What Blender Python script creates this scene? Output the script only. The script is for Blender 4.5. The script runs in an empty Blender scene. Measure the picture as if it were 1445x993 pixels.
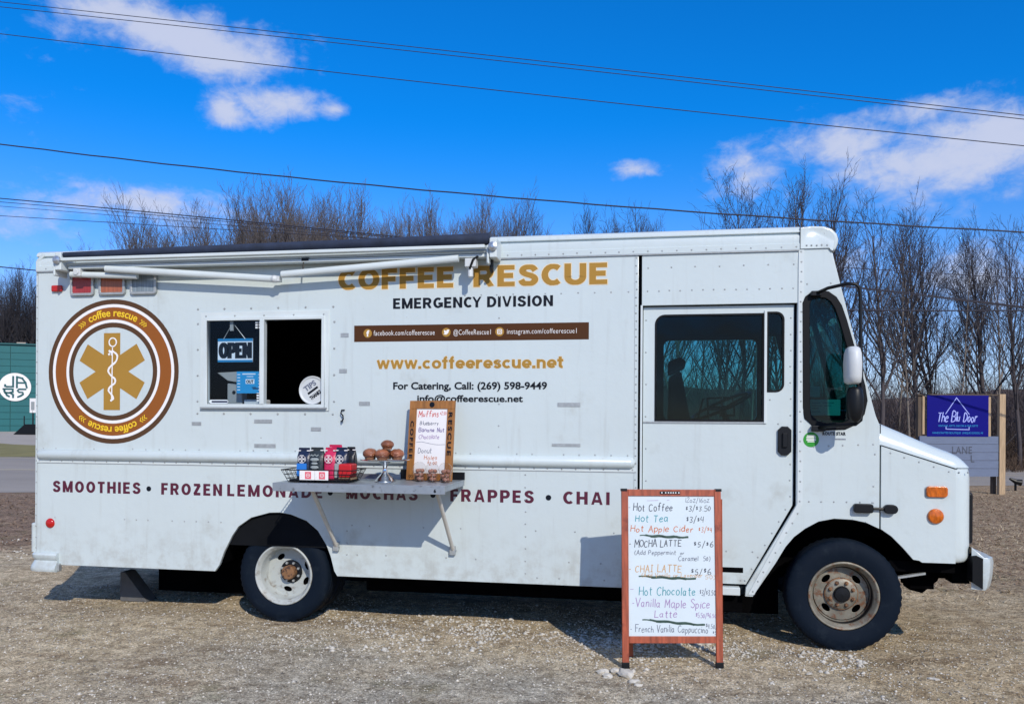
import bpy, bmesh, math, random
import numpy as np
from mathutils import Vector, Matrix
random.seed(7); rng = np.random.default_rng(7)
R = math.radians
scene = bpy.context.scene
COL = scene.collection
# ------------------------------------------------------------------ camera
CAM = Vector((0, -6.4, 1.73)); YAW = R(9.86); ROLL = .0055; FPX = 1150.0
cd = bpy.data.cameras.new('camera'); cam = bpy.data.objects.new('camera', cd); COL.objects.link(cam)
cam.matrix_world = Matrix.Translation(CAM) @ Matrix.Rotation(YAW, 4, 'Z') @ Matrix.Rotation(R(90), 4, 'X') @ Matrix.Rotation(ROLL, 4, 'Z')
cd.sensor_width = 36; cd.lens = 36 * FPX / 1445; cd.shift_y = 93.5 / 1445
cd.clip_start = .05; cd.clip_end = 3000
scene.camera = cam
# ------------------------------------------------------------------ light
SUN = Vector((.56, -1, .76)).normalized()
sd = bpy.data.lights.new('sun', 'SUN'); so = bpy.data.objects.new('sun', sd); COL.objects.link(so)
sd.energy = 2.85; sd.angle = R(.5); sd.color = (1, .92, .80)
so.rotation_euler = SUN.to_track_quat('Z', 'Y').to_euler()
scene.view_settings.view_transform = 'Standard'; scene.view_settings.look = 'None'
scene.view_settings.exposure = .35; scene.view_settings.gamma = 1
scene.cycles.max_bounces = 8; scene.cycles.transparent_max_bounces = 16
scene.cycles.caustics_reflective = False; scene.cycles.caustics_refractive = False

def ray(px, py):                       # direction of a photo pixel from the survey camera (used to survey sky and far places)
    u, v = px - 722.5, py - 590
    u0 = u * math.cos(ROLL) + v * math.sin(ROLL); v0 = -u * math.sin(ROLL) + v * math.cos(ROLL)
    a = Vector((-math.sin(YAW), math.cos(YAW), 0)); r = Vector((math.cos(YAW), math.sin(YAW), 0))
    return a * FPX + r * u0 - Vector((0, 0, v0))
def P(px, py, y=0):                    # point of the vertical plane y=const
    d = ray(px, py); t = (y - CAM.y) / d.y; return (CAM.x + d.x * t, CAM.z + d.z * t)
def D(px, py, dist):
    return CAM + ray(px, py) * (dist / FPX)

# ------------------------------------------------------------------ node helpers
class NT:
    def __init__(s, tree): s.t = tree; s.n = tree.nodes; s.l = tree.links
    def new(s, typ, **kw):
        n = s.n.new(typ)
        for k, v in kw.items(): setattr(n, k, v)
        return n
    def put(s, sock, v):
        if isinstance(v, bpy.types.NodeSocket): s.l.new(v, sock)
        elif v is not None:
            if sock.type == 'RGBA' and len(v) == 3: v = (*v, 1)
            sock.default_value = v
    def math(s, op, a, b=None, c=None, clamp=False):
        n = s.new('ShaderNodeMath', operation=op, use_clamp=clamp); s.put(n.inputs[0], a)
        if b is not None: s.put(n.inputs[1], b)
        if c is not None: s.put(n.inputs[2], c)
        return n.outputs[0]
    def mix(s, f, a, b, typ='MIX'):
        n = s.new('ShaderNodeMix', data_type='RGBA', blend_type=typ)
        s.put(n.inputs[0], f); s.put(n.inputs[6], a); s.put(n.inputs[7], b); return n.outputs[2]
    def noise(s, scale, detail=4, rough=.55, vec=None, dist=0):
        n = s.new('ShaderNodeTexNoise'); n.inputs['Scale'].default_value = scale
        n.inputs['Detail'].default_value = detail; n.inputs['Roughness'].default_value = rough; n.inputs['Distortion'].default_value = dist
        if vec is not None: s.l.new(vec, n.inputs['Vector'])
        return n.outputs[0]
    def ramp(s, fac, stops):
        n = s.new('ShaderNodeValToRGB'); s.put(n.inputs[0], fac)
        e = n.color_ramp.elements
        while len(e) < len(stops): e.new(.5)
        for i, (p, c) in enumerate(stops):
            e[i].position = p; e[i].color = (*c, 1) if len(c) == 3 else c
        return n.outputs[0]
    def smooth(s, v, a, b):
        n = s.new('ShaderNodeMapRange', interpolation_type='SMOOTHSTEP'); s.put(n.inputs[0], v)
        n.inputs[1].default_value = a; n.inputs[2].default_value = b; return n.outputs[0]
    def scaled(s, vec, sc):
        n = s.new('ShaderNodeMapping'); s.l.new(vec, n.inputs[0]); n.inputs['Scale'].default_value = sc; return n.outputs[0]
def lin(r, g, b):
    f = lambda c: ((c / 255 + .055) / 1.055) ** 2.4 if c > 10 else c / 255 / 12.92
    return (f(r), f(g), f(b))

# ------------------------------------------------------------------ sky
W = bpy.data.worlds.new('World'); scene.world = W; W.use_nodes = True
t = NT(W.node_tree); t.n.clear()
geo = t.new('ShaderNodeNewGeometry'); vm = t.new('ShaderNodeVectorMath', operation='SCALE')
tc = t.new('ShaderNodeTexCoord'); dirv = tc.outputs['Generated']
sk = t.new('ShaderNodeTexSky', sky_type='NISHITA'); sk.sun_disc = False
sk.sun_elevation = math.asin(SUN.z); sk.sun_rotation = math.atan2(SUN.x, SUN.y)
sk.air_density = 1.0; sk.dust_density = .3; sk.ozone_density = 3.0; sk.altitude = 200
sep = t.new('ShaderNodeSeparateXYZ'); t.l.new(dirv, sep.inputs[0])
X_, Y_, Z_ = sep.outputs
az = t.math('ARCTAN2', X_, Y_)
el = t.math('ARCSINE', Z_)
tint = t.mix(t.smooth(el, .36, .04), (.03, 1.0, 2.0), (1.0, 1.16, 1.72)); sky = t.mix(1.0, sk.outputs[0], tint, 'MULTIPLY')
n1 = t.noise(5.0, 7, .6, t.scaled(dirv, (1, 1, 2.2)), .3)
n2 = t.noise(16.0, 5, .6, t.scaled(dirv, (1, 1, 1.8)))
n3 = t.noise(38.0, 6, .65, t.scaled(dirv, (1, 1, 1.3)), .6)
nz = t.math('ADD', t.math('ADD', t.math('MULTIPLY', t.math('SUBTRACT', n1, .5), 1.9), t.math('MULTIPLY', t.math('SUBTRACT', n2, .5), 2.1)), t.math('MULTIPLY', t.math('SUBTRACT', n3, .5), 1.1))
def cloud(px, py, rx, ry, amp=1.0, tilt=0):
    d = ray(px, py).normalized(); a0 = math.atan2(d.x, d.y); e0 = math.asin(d.z)
    dx = t.math('MULTIPLY', t.math('SUBTRACT', az, a0), 1 / (rx / FPX * .9)); dy0 = t.math('SUBTRACT', el, e0)
    dy = t.math('MULTIPLY', t.math('SUBTRACT', dy0, t.math('MULTIPLY', t.math('SUBTRACT', az, a0), tilt)), 1 / (ry / FPX * .9))
    r = t.math('SQRT', t.math('ADD', t.math('MULTIPLY', dx, dx), t.math('MULTIPLY', dy, dy)))
    return t.math('MULTIPLY', t.math('SUBTRACT', 1.0, r), amp)
blobs = [(240, 50, 170, 52), (330, 80, 150, 45), (150, 18, 90, 30), (390, 146, 110, 36), (320, 160, 60, 30), (470, 155, 45, 20), (200, 288, 175, 38, 1.05), (110, 262, 60, 22, .6),
         (1310, 238, 230, 62), (1180, 205, 110, 45, .9), (1400, 190, 120, 70), (1310, 150, 100, 26, .9), (1060, 245, 90, 35, .6),
         (895, 240, 48, 14, .5), (1360, 400, 170, 60, .7), (1170, 385, 120, 40, .5), (10, 130, 30, 24, .1), (20, 305, 90, 30, .6)]
m = None
for b in blobs:
    c = cloud(*b); m = c if m is None else t.math('MAXIMUM', m, c)
# out of view the fair weather goes on, clouds thickened for neutral fill light
gen = t.math('SUBTRACT', t.math('MULTIPLY', t.noise(2.3, 3, .5, t.scaled(dirv, (1, 1, 2.5))), 3.2), 1.25)
front = t.smooth(t.math('ABSOLUTE', t.math('ADD', az, YAW)), .66, 1.0)
high = t.smooth(el, .50, .7)
out_mask = t.math('MAXIMUM', front, high)
gen = t.math('SUBTRACT', gen, t.math('MULTIPLY', t.math('SUBTRACT', 1.0, out_mask), 3))
m = t.math('MAXIMUM', m, gen)
dens = t.smooth(t.math('ADD', m, t.math('MULTIPLY', nz, .75)), .05, .95)
dens = t.math('MULTIPLY', dens, .86)
shade = t.smooth(t.math('ADD', m, nz), -.2, 1.3)
ccol = t.mix(shade, (4.6, 5.7, 8.8), (7.0, 7.4, 9.0))
mixed = t.mix(dens, sky, ccol)
bg = t.new('ShaderNodeBackground'); t.put(bg.inputs[0], mixed); bg.inputs[1].default_value = .072
wo = t.new('ShaderNodeOutputWorld'); t.l.new(bg.outputs[0], wo.inputs[0])

# ------------------------------------------------------------------ materials
MATS = {}
def mat(name, col, rough=.5, metal=0, spec=.5, bump=None, var=None, dirt=None, trans=0, emit=None, coord='Object', coat=0, streak=0):
    m = bpy.data.materials.new(name); m.use_nodes = True; t = NT(m.node_tree); b = t.n['Principled BSDF']
    b.inputs['Roughness'].default_value = rough; b.inputs['Metallic'].default_value = metal
    b.inputs['Specular IOR Level'].default_value = spec; b.inputs['Transmission Weight'].default_value = trans
    b.inputs['Coat Weight'].default_value = coat
    tc = t.new('ShaderNodeTexCoord'); v = tc.outputs[coord]
    c = (*col, 1)
    if var:                                   # (scale, amount, stretch)
        s, a = var[0], var[1]; vv = t.scaled(v, var[2]) if len(var) > 2 else v
        n = t.noise(s, 6, .6, vv)
        dark = tuple(x * (1 - a) for x in col); lite = tuple(min(1, x * (1 + a)) for x in col)
        c = t.ramp(n, [(.3, dark), (.7, lite)])
    if dirt:                                  # (colour, scale, lo, hi)
        n = t.noise(dirt[1], 8, .65, v); f = t.smooth(n, dirt[2], dirt[3]); c = t.mix(f, c, dirt[0])
    if streak:
        sp = t.new('ShaderNodeSeparateXYZ'); t.l.new(v, sp.inputs[0])
        f = t.math('MULTIPLY', t.smooth(t.noise(3.0, 5, .6, t.scaled(v, (5, 5, .35))), .54, .74), .19); c = t.mix(f, c, (.30, .30, .27))
        low = t.math('MULTIPLY', t.smooth(sp.outputs[2], .95, .40), t.smooth(t.noise(7, 6, .7, v), .42, .66)); c = t.mix(t.math('MULTIPLY', low, .34), c, (.26, .23, .18))
        c = t.mix(t.smooth(t.noise(26, 3, .6, v), .735, .76), c, (.20, .20, .19))
    t.put(b.inputs['Base Color'], c)
    if bump:
        bn = t.new('ShaderNodeBump'); bn.inputs['Strength'].default_value = bump[1]; bn.inputs['Distance'].default_value = bump[2]
        vv = t.scaled(v, bump[3]) if len(bump) > 3 else v
        t.l.new(t.noise(bump[0], 6, .6, vv), bn.inputs['Height']); t.l.new(bn.outputs[0], b.inputs['Normal'])
    MATS[name] = m; return m
M = MATS
mat('paint', (.54, .61, .62), .28, spec=.5, bump=(1.3, .5, .02), var=(.8, .03), dirt=((.42, .45, .43), 2.3, .56, .80), coat=.2, streak=1)
mat('trim_white', (.58, .64, .65), .4, var=(3, .06))
mat('cream_plastic', (.56, .59, .60), .45, var=(4, .05))
mat('black', (.004, .005, .007), .42, spec=.3)
mat('underbody', (.003, .003, .0035), 1, spec=0, var=(6, .4))
mat('rubber', (.0022, .007, .016), .75, spec=.15, bump=(60, .3, .004), dirt=((.014, .022, .032), 9, .5, .85))
mat('gasket', (.003, .004, .006), .6, spec=.2)
mat('seam', (.012, .018, .024), .9, spec=.1)
mat('rim_white', (.42, .45, .44), .45, dirt=((.22, .20, .17), 14, .50, .7))
mat('rim_rust', (.21, .195, .155), .5, metal=.2, var=(6, .45), dirt=((.15, .065, .03), 17, .50, .66), bump=(40, .3, .003))
mat('hub_rust', (.22, .11, .05), .8, dirt=((.06, .03, .02), 30, .5, .6), bump=(60, .6, .004))
mat('steel', (.50, .52, .54), .32, metal=.85, var=(12, .12, (1, 1, 1)))
mat('chrome', (.80, .82, .83), .16, metal=1)
mat('galvanised', (.36, .40, .44), .42, metal=.6, var=(7, .14), dirt=((.2, .21, .22), 20, .55, .7))
mat('tab_metal', (.40, .42, .42), .4, metal=.4, var=(30, .15))
mat('gold', (.37, .205, .038), .55, spec=.2, var=(2, .05)); mat('gold_edge', (.75, .62, .42), .5)
mat('brown_dark', (.070, .027, .010), .6, spec=.15); mat('brown_mid', (.27, .088, .020), .6, spec=.15); mat('ring_brown', (.088, .045, .024), .6, spec=.15)
mat('print_white', (.82, .80, .79), .45); mat('print_yellow', (.85, .56, .02), .45)
mat('print_black', (.004, .007, .014), .6, spec=.2); mat('print_maroon', (.085, .008, .028), .4)
mat('lens_red', (.45, .012, .01), .15); mat('lens_redbox', (.33, .035, .038), .3, var=(90, .25, (1, .05, .05)))
mat('lens_orangebox', (.36, .11, .055), .3, var=(90, .25, (1, .05, .05))); mat('lens_clear', (.20, .25, .29), .25, var=(90, .35, (1, .05, .05)))
mat('lens_amber', (.52, .115, .008), .18, var=(45, .5, (1, 1, .3)), bump=(90, .6, .004, (1, 1, .2)))
mat('navy_fabric', (.016, .026, .055), .85, bump=(50, .3, .003), var=(9, .3))
mat('wood_red', (.33, .075, .035), .42, var=(7, .38, (6, 6, .5)), dirt=((.20, .04, .02), 9, .55, .7))
mat('wood_menu', (.30, .125, .03), .5, var=(9, .35, (5, 5, .7)))
mat('wood_post', (.42, .30, .18), .75, var=(9, .25, (4, 4, .4))); mat('wood_dark', (.09, .065, .045), .8, var=(9, .25, (4, 4, .4)))
mat('whiteboard', (.60, .68, .72), .28, var=(3, .03), dirt=((.60, .60, .60), 6, .62, .85))
mat('leg_grey', (.10, .10, .10), .9, var=(9, .2)); mat('leg_cream', (.55, .53, .48), .5, var=(9, .08))
mat('ink_black', (.06, .07, .10), .6); mat('ink_teal', (.02, .27, .33), .6); mat('ink_orange', (.55, .15, .045), .6)
mat('ink_purple', (.33, .20, .42), .6); mat('ink_green', (.05, .10, .08), .6); mat('ink_ochre', (.55, .30, .10), .6); mat('ink_red', (.60, .09, .09), .6)
mat('ink_violet', (.14, .10, .30), .6); mat('ink_grey', (.14, .16, .22), .6)
mat('open_white', (.70, .76, .80), .4); mat('open_blue', (.01, .20, .42), .4); mat('poster_blue', (.01, .27, .55), .45)
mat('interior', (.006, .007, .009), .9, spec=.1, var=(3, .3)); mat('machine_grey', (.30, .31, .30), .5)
mat('green', (.02, .27, .02), .4); mat('paper', (.42, .62, .58), .6)
mat('bag_black', (.012, .014, .02), .35, bump=(14, .6, .01)); mat('bag_navy', (.008, .016, .05), .35, bump=(14, .6, .01)); mat('bag_dark', (.022, .03, .035), .4, bump=(14, .6, .01), var=(14, .5))
mat('bag_pink', (.55, .02, .09), .4, bump=(14, .6, .01)); mat('label_blue', (.02, .18, .60), .4); mat('label_grey', (.30, .34, .34), .5)
mat('box_red', (.50, .01, .015), .4); mat('card_pink', (.72, .13, .17), .5); mat('wire', (.02, .02, .022), .4, metal=.6); mat('cardboard', (.28, .18, .11), .8)
mat('muffin', (.24, .075, .028), .34, bump=(32, .9, .016), var=(16, .6), coat=.5); mat('muffin_cup', (.24, .11, .06), .7, var=(40, .2))
mat('donut', (.36, .17, .12), .8, bump=(60, .5, .006), var=(30, .25))
mat('teal_wall', (.003, .115, .125), .55, var=(.4, .06)); mat('teal_dark', (.003, .085, .095), .6)
mat('concrete', (.40, .355, .30), .9, var=(.5, .12)); mat('grass', (.22, .19, .06), .9, var=(.6, .3))
mat('asphalt', (.30, .265, .225), .9, var=(.35, .14, (.3, 1, 1)), bump=(20, .3, .01)); mat('road_paint', (.62, .52, .33), .8)
mat('sign_blue', (.0012, .001, .17), .6, spec=.15, var=(2, .08)); mat('sign_print', (.36, .42, .85), .5); mat('siding', (.13, .165, .25), .6, var=(5, .08, (1, 1, 6)))
mat('bark', (.060, .050, .052), .9, var=(5, .4, (4, 4, .6))); mat('bark_pale', (.17, .145, .125), .9, var=(5, .3, (4, 4, .6)))
mat('twig', (.046, .043, .052), .9); mat('twig_tan', (.115, .100, .098), .9)
mat('brush', (.095, .075, .075), .95, var=(.3, .35)); mat('scrub', (.13, .085, .055), .95, var=(.3, .35))
mat('limestone', (.52, .49, .43), .9, var=(12, .18), bump=(30, .6, .006)); mat('cable', (.02, .02, .035), .6)
mat('rock_tan', (.50, .47, .41), .9, var=(31, .6)); mat('rock_grey', (.20, .18, .15), .9, var=(31, .6)); mat('straw', (.42, .34, .22), .9, var=(.7, .45)); mat('leafbits', (.22, .145, .09), .9, var=(9, .6))
mat('seat_cloth', (.012, .02, .03), .8)

def glass_mat(name, tint, refl=1.0, f0=.016):
    m = bpy.data.materials.new(name); m.use_nodes = True; t = NT(m.node_tree); t.n.clear()
    tr = t.new('ShaderNodeBsdfTransparent'); tr.inputs[0].default_value = (*tint, 1)
    gl = t.new('ShaderNodeBsdfGlossy'); gl.inputs[0].default_value = (refl, refl, refl, 1); gl.inputs['Roughness'].default_value = .01
    ge = t.new('ShaderNodeNewGeometry'); dt = t.new('ShaderNodeVectorMath', operation='DOT_PRODUCT'); t.l.new(ge.outputs['Normal'], dt.inputs[0]); t.l.new(ge.outputs['Incoming'], dt.inputs[1])
    gr = t.math('POWER', t.math('SUBTRACT', 1.0, t.math('ABSOLUTE', dt.outputs['Value'])), 5.0)
    mx = t.new('ShaderNodeMixShader'); t.put(mx.inputs[0], t.math('MULTIPLY_ADD', gr, .9, f0)); t.l.new(tr.outputs[0], mx.inputs[1]); t.l.new(gl.outputs[0], mx.inputs[2])
    o = t.new('ShaderNodeOutputMaterial'); t.l.new(mx.outputs[0], o.inputs[0]); MATS[name] = m
glass_mat('glass_cab', (.27, .58, .58)); glass_mat('glass_serve', (.90, .94, .97), 1, .009); glass_mat('cup_plastic', (.93, .93, .93), .9)

# ground material: zones by place
def ground_mat():
    m = bpy.data.materials.new('ground'); m.use_nodes = True; t = NT(m.node_tree); b = t.n['Principled BSDF']
    b.inputs['Roughness'].default_value = .95; b.inputs['Specular IOR Level'].default_value = .15
    tc = t.new('ShaderNodeTexCoord'); v = tc.outputs['Object']
    sp = t.new('ShaderNodeSeparateXYZ'); t.l.new(v, sp.inputs[0]); x, y, _ = sp.outputs
    wob = t.math('MULTIPLY', t.math('SUBTRACT', t.noise(.55, 5, .6, v), .5), 3.2)
    big = t.noise(.8, 6, .6, v); mid = t.noise(4.5, 6, .65, v); fine = t.noise(55, 4, .8, v); grit = t.noise(170, 2, .6, v)
    mm = t.math('ADD', t.math('MULTIPLY', fine, .6), t.math('MULTIPLY', grit, .4))
    tan = t.ramp(mid, [(.25, (.33, .25, .155)), (.5, (.53, .43, .29)), (.75, (.66, .56, .40))])
    mill = t.ramp(mid, [(.3, (.28, .25, .20)), (.7, (.53, .485, .395))])
    straw = t.ramp(mid, [(.25, (.31, .22, .125)), (.5, (.49, .38, .235)), (.75, (.64, .53, .36))])
    mulch = t.ramp(mid, [(.3, (.18, .12, .085)), (.7, (.38, .27, .19))])
    # millings: a diagonal worn band in front of the truck
    band = t.smooth(t.math('ADD', t.math('ADD', t.math('MULTIPLY', x, .16), y), t.math('MULTIPLY', wob, .45)), -.35, -1.3)
    rightcut = t.smooth(t.math('ADD', t.math('ADD', x, t.math('MULTIPLY', y, .55)), t.math('MULTIPLY', wob, .12)), 1.1, .85)
    leftcut = t.smooth(t.math('ADD', x, wob), -4.2, -2.2)
    patch = t.smooth(big, .36, .56)
    c = t.mix(t.math('MULTIPLY', t.math('MULTIPLY', band, rightcut), t.math('MULTIPLY', leftcut, t.math('ADD', t.math('MULTIPLY', patch, .55), .45))), tan, mill)
    c = t.mix(t.math('SUBTRACT', 1, rightcut), c, straw)
    far = t.smooth(t.math('ADD', y, t.math('MULTIPLY', wob, .5)), 2.3, 3.6)
    c = t.mix(far, c, t.mix(t.smooth(x, 0, 3), mulch, t.ramp(mid, [(.3, (.23, .155, .095)), (.7, (.50, .375, .245))])))
    blot = t.noise(11, 5, .7, v); c = t.mix(1.0, c, t.ramp(blot, [(.30, (.50, .47, .43)), (.5, (.97, .97, .97)), (.70, (1.36, 1.37, 1.38))]), 'MULTIPLY')
    rut = t.math('MULTIPLY', t.smooth(t.noise(1.0, 4, .6, t.scaled(v, (.35, 3.2, 1)), .4), .52, .66), .45); c = t.mix(rut, c, (.24, .19, .135))
    # faint greenish sprouts and brown patches
    c = t.mix(t.math('MULTIPLY', t.smooth(t.noise(1.9, 5, .6, v), .56, .70), .38), c, (.165, .16, .075))
    c = t.mix(t.math('MULTIPLY', t.smooth(t.noise(1.3, 5, .65, t.scaled(v, (.6, 1.6, 1))), .55, .68), .55), c, (.17, .11, .065))
    c = t.mix(1.0, c, t.ramp(mm, [(.38, (.26, .25, .24)), (.5, (.90, .90, .90)), (.61, (1.65, 1.65, 1.6))]), 'MULTIPLY')
    t.put(b.inputs['Base Color'], c)
    bn = t.new('ShaderNodeBump'); bn.inputs['Strength'].default_value = .8; bn.inputs['Distance'].default_value = .02
    h = t.math('ADD', t.math('MULTIPLY', mm, .9), t.math('MULTIPLY', t.noise(18, 5, .6, v), .9)); t.l.new(h, bn.inputs['Height']); t.l.new(bn.outputs[0], b.inputs['Normal'])
    MATS['ground'] = m
ground_mat()

# ------------------------------------------------------------------ geometry helpers
class MB:
    def __init__(s): s.v = []; s.f = []
    def add(s, vs, fs):
        n = len(s.v); s.v += [tuple(p) for p in vs]; s.f += [tuple(i + n for i in f) for f in fs]; return s
    def box(s, x0, x1, y0, y1, z0, z1):
        return s.add([(x0, y0, z0), (x1, y0, z0), (x1, y1, z0), (x0, y1, z0), (x0, y0, z1), (x1, y0, z1), (x1, y1, z1), (x0, y1, z1)],
                     [(0, 3, 2, 1), (4, 5, 6, 7), (0, 1, 5, 4), (1, 2, 6, 5), (2, 3, 7, 6), (3, 0, 4, 7)])
    def prism(s, pts, y0, y1):            # polygon in xz swept along y
        n = len(pts); vs = [(x, y0, z) for x, z in pts] + [(x, y1, z) for x, z in pts]
        return s.add(vs, [tuple(range(n)), tuple(range(2 * n - 1, n - 1, -1))] + [(i, i + n, (i + 1) % n + n, (i + 1) % n) for i in range(n)])
    def prismz(s, pts, z0, z1):
        n = len(pts); vs = [(x, y, z0) for x, y in pts] + [(x, y, z1) for x, y in pts]
        return s.add(vs, [tuple(range(n - 1, -1, -1)), tuple(range(n, 2 * n))] + [(i, (i + 1) % n, (i + 1) % n + n, i + n) for i in range(n)])
    def loft(s, rows, close=False, cap=False):
        n = len(rows[0]); vs = [p for r in rows for p in r]; fs = []
        for i in range(len(rows) - 1):
            for j in range(n if close else n - 1):
                k = (j + 1) % n; fs.append((i * n + j, i * n + k, (i + 1) * n + k, (i + 1) * n + j))
        if cap: fs += [tuple(range(n - 1, -1, -1)), tuple(range((len(rows) - 1) * n, len(rows) * n))]
        return s.add(vs, fs)
    def lathe(s, prof, c, axis='Y', n=32, a0=0):   # prof (r, h)
        rows = []
        for r, h in prof:
            row = []
            for k in range(n):
                a = a0 + 2 * math.pi * k / n; p, q = r * math.cos(a), r * math.sin(a)
                row.append((c[0] + p, c[1] + h, c[2] + q) if axis == 'Y' else (c[0] + p, c[1] + q, c[2] + h) if axis == 'Z' else (c[0] + h, c[1] + p, c[2] + q))
            rows.append(row)
        return s.loft(rows, close=True, cap=True)
    def tube(s, path, r, n=8, cap=True):
        path = [Vector(p) for p in path]; rows = []; rr = r if isinstance(r, (list, tuple)) else [r] * len(path)
        up = None
        for i, p in enumerate(path):
            d = (path[min(i + 1, len(path) - 1)] - path[max(i - 1, 0)]).normalized()
            if up is None: up = Vector((0, 0, 1)) if abs(d.z) < .9 else Vector((1, 0, 0))
            a = d.cross(up).normalized(); b = a.cross(d).normalized(); up = b
            rows.append([p + a * rr[i] * math.cos(2 * math.pi * k / n) + b * rr[i] * math.sin(2 * math.pi * k / n) for k in range(n)])
        return s.loft(rows, close=True, cap=cap)
    def ball(s, c, r, seg=10, rings=6, sx=1, sy=1, sz=1, jit=0):
        rows = []
        for i in range(1, rings):
            a = math.pi * i / rings
            rows.append([(c[0] + sx * r * math.sin(a) * math.cos(2 * math.pi * k / seg) * (1 + random.uniform(-jit, jit)), c[1] + sy * r * math.sin(a) * math.sin(2 * math.pi * k / seg) * (1 + random.uniform(-jit, jit)), c[2] + sz * r * math.cos(a) * (1 + random.uniform(-jit, jit))) for k in range(seg)])
        return s.loft(rows, close=True, cap=True)
WP = {}
def link(name, me, m, parent=None, local=False, smooth=False, bevel=0, seg=2, label=None):
    o = bpy.data.objects.new(name, me); COL.objects.link(o)
    if m is not None and not me.materials: me.materials.append(M[m] if isinstance(m, str) else m)
    if smooth:
        me.polygons.foreach_set('use_smooth', [True] * len(me.polygons))
        if smooth != 'all':
            try: me.set_sharp_from_angle(angle=R(38))
            except Exception: pass
    if parent is not None:
        o.parent = parent
        if not local: o.location = -WP.get(parent.name, Vector((0, 0, 0)))
    WP[o.name] = Vector((0, 0, 0))
    if bevel:
        b = o.modifiers.new('soft_edge', 'BEVEL'); b.width = bevel; b.segments = seg; b.limit_method = 'ANGLE'; b.angle_limit = R(40); b.harden_normals = True
        me.polygons.foreach_set('use_smooth', [True] * len(me.polygons))
    if label: o['label'] = label
    return o
def obj(name, mb, m, parent=None, fix=True, **kw):
    me = bpy.data.meshes.new(name); me.from_pydata([tuple(v) for v in mb.v], [], mb.f); me.update()
    if fix:
        bm = bmesh.new(); bm.from_mesh(me); bmesh.ops.recalc_face_normals(bm, faces=bm.faces); bm.to_mesh(me); bm.free()
    return link(name, me, m, parent, **kw)
def thing(name, loc, label, cat, group=None, rz=0):
    o = bpy.data.objects.new(name, None); COL.objects.link(o); o.location = loc; o.rotation_euler = (0, 0, rz); o.empty_display_size = .2
    o['label'] = label; o['category'] = cat
    if group: o['group'] = group
    WP[o.name] = Vector(loc); return o
def tagged(o, label, cat, group=None):
    o['label'] = label; o['category'] = cat
    if group: o['group'] = group
    return o
def struct(o): o['kind'] = 'structure'; return o
def stuff(o): o['kind'] = 'stuff'; return o

def panel_mesh(name, outer, holes=(), thick=.02, bev=0):
    cu = bpy.data.curves.new(name, 'CURVE'); cu.dimensions = '2D'; cu.fill_mode = 'BOTH'; cu.extrude = max(thick / 2 - bev, .0001); cu.bevel_depth = bev; cu.bevel_resolution = 1
    for poly in [outer, *holes]:
        sp = cu.splines.new('POLY'); sp.points.add(len(poly) - 1); sp.use_cyclic_u = True
        for p, (x, z) in zip(sp.points, poly): p.co = (x, z, 0, 1)
    o = bpy.data.objects.new(name, cu); me = bpy.data.meshes.new_from_object(o); bpy.data.objects.remove(o); bpy.data.curves.remove(cu)
    return me
def panel(name, outer, holes, y, thick, m, parent, plane='XZ', bev=0, **kw):   # near face at y, body behind it
    me = panel_mesh(name, outer, holes, thick, bev)
    me.transform(Matrix.Translation((0, y + thick / 2, 0)) @ Matrix.Rotation(R(90), 4, 'X'))
    me.materials.clear()
    bm = bmesh.new(); bm.from_mesh(me); bmesh.ops.recalc_face_normals(bm, faces=bm.faces); bm.to_mesh(me); bm.free()
    return link(name, me, m, parent, **kw)
def rrect(x0, x1, z0, z1, r, n=5, corners=(1, 1, 1, 1)):     # bl, br, tr, tl
    out = []
    for (cx, cz, a0, on) in ((x0 + r, z0 + r, 180, corners[0]), (x1 - r, z0 + r, 270, corners[1]), (x1 - r, z1 - r, 0, corners[2]), (x0 + r, z1 - r, 90, corners[3])):
        if on: out += [(cx + r * math.cos(R(a0 + 90 * k / n)), cz + r * math.sin(R(a0 + 90 * k / n))) for k in range(n + 1)]
        else: out.append((cx + r * (1 if a0 in (270, 0) else -1), cz + r * (1 if a0 in (0, 90) else -1)))
    return out
def disc(cx, cz, r, n=48): return [(cx + r * math.cos(2 * math.pi * k / n), cz + r * math.sin(2 * math.pi * k / n)) for k in range(n)]

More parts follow.
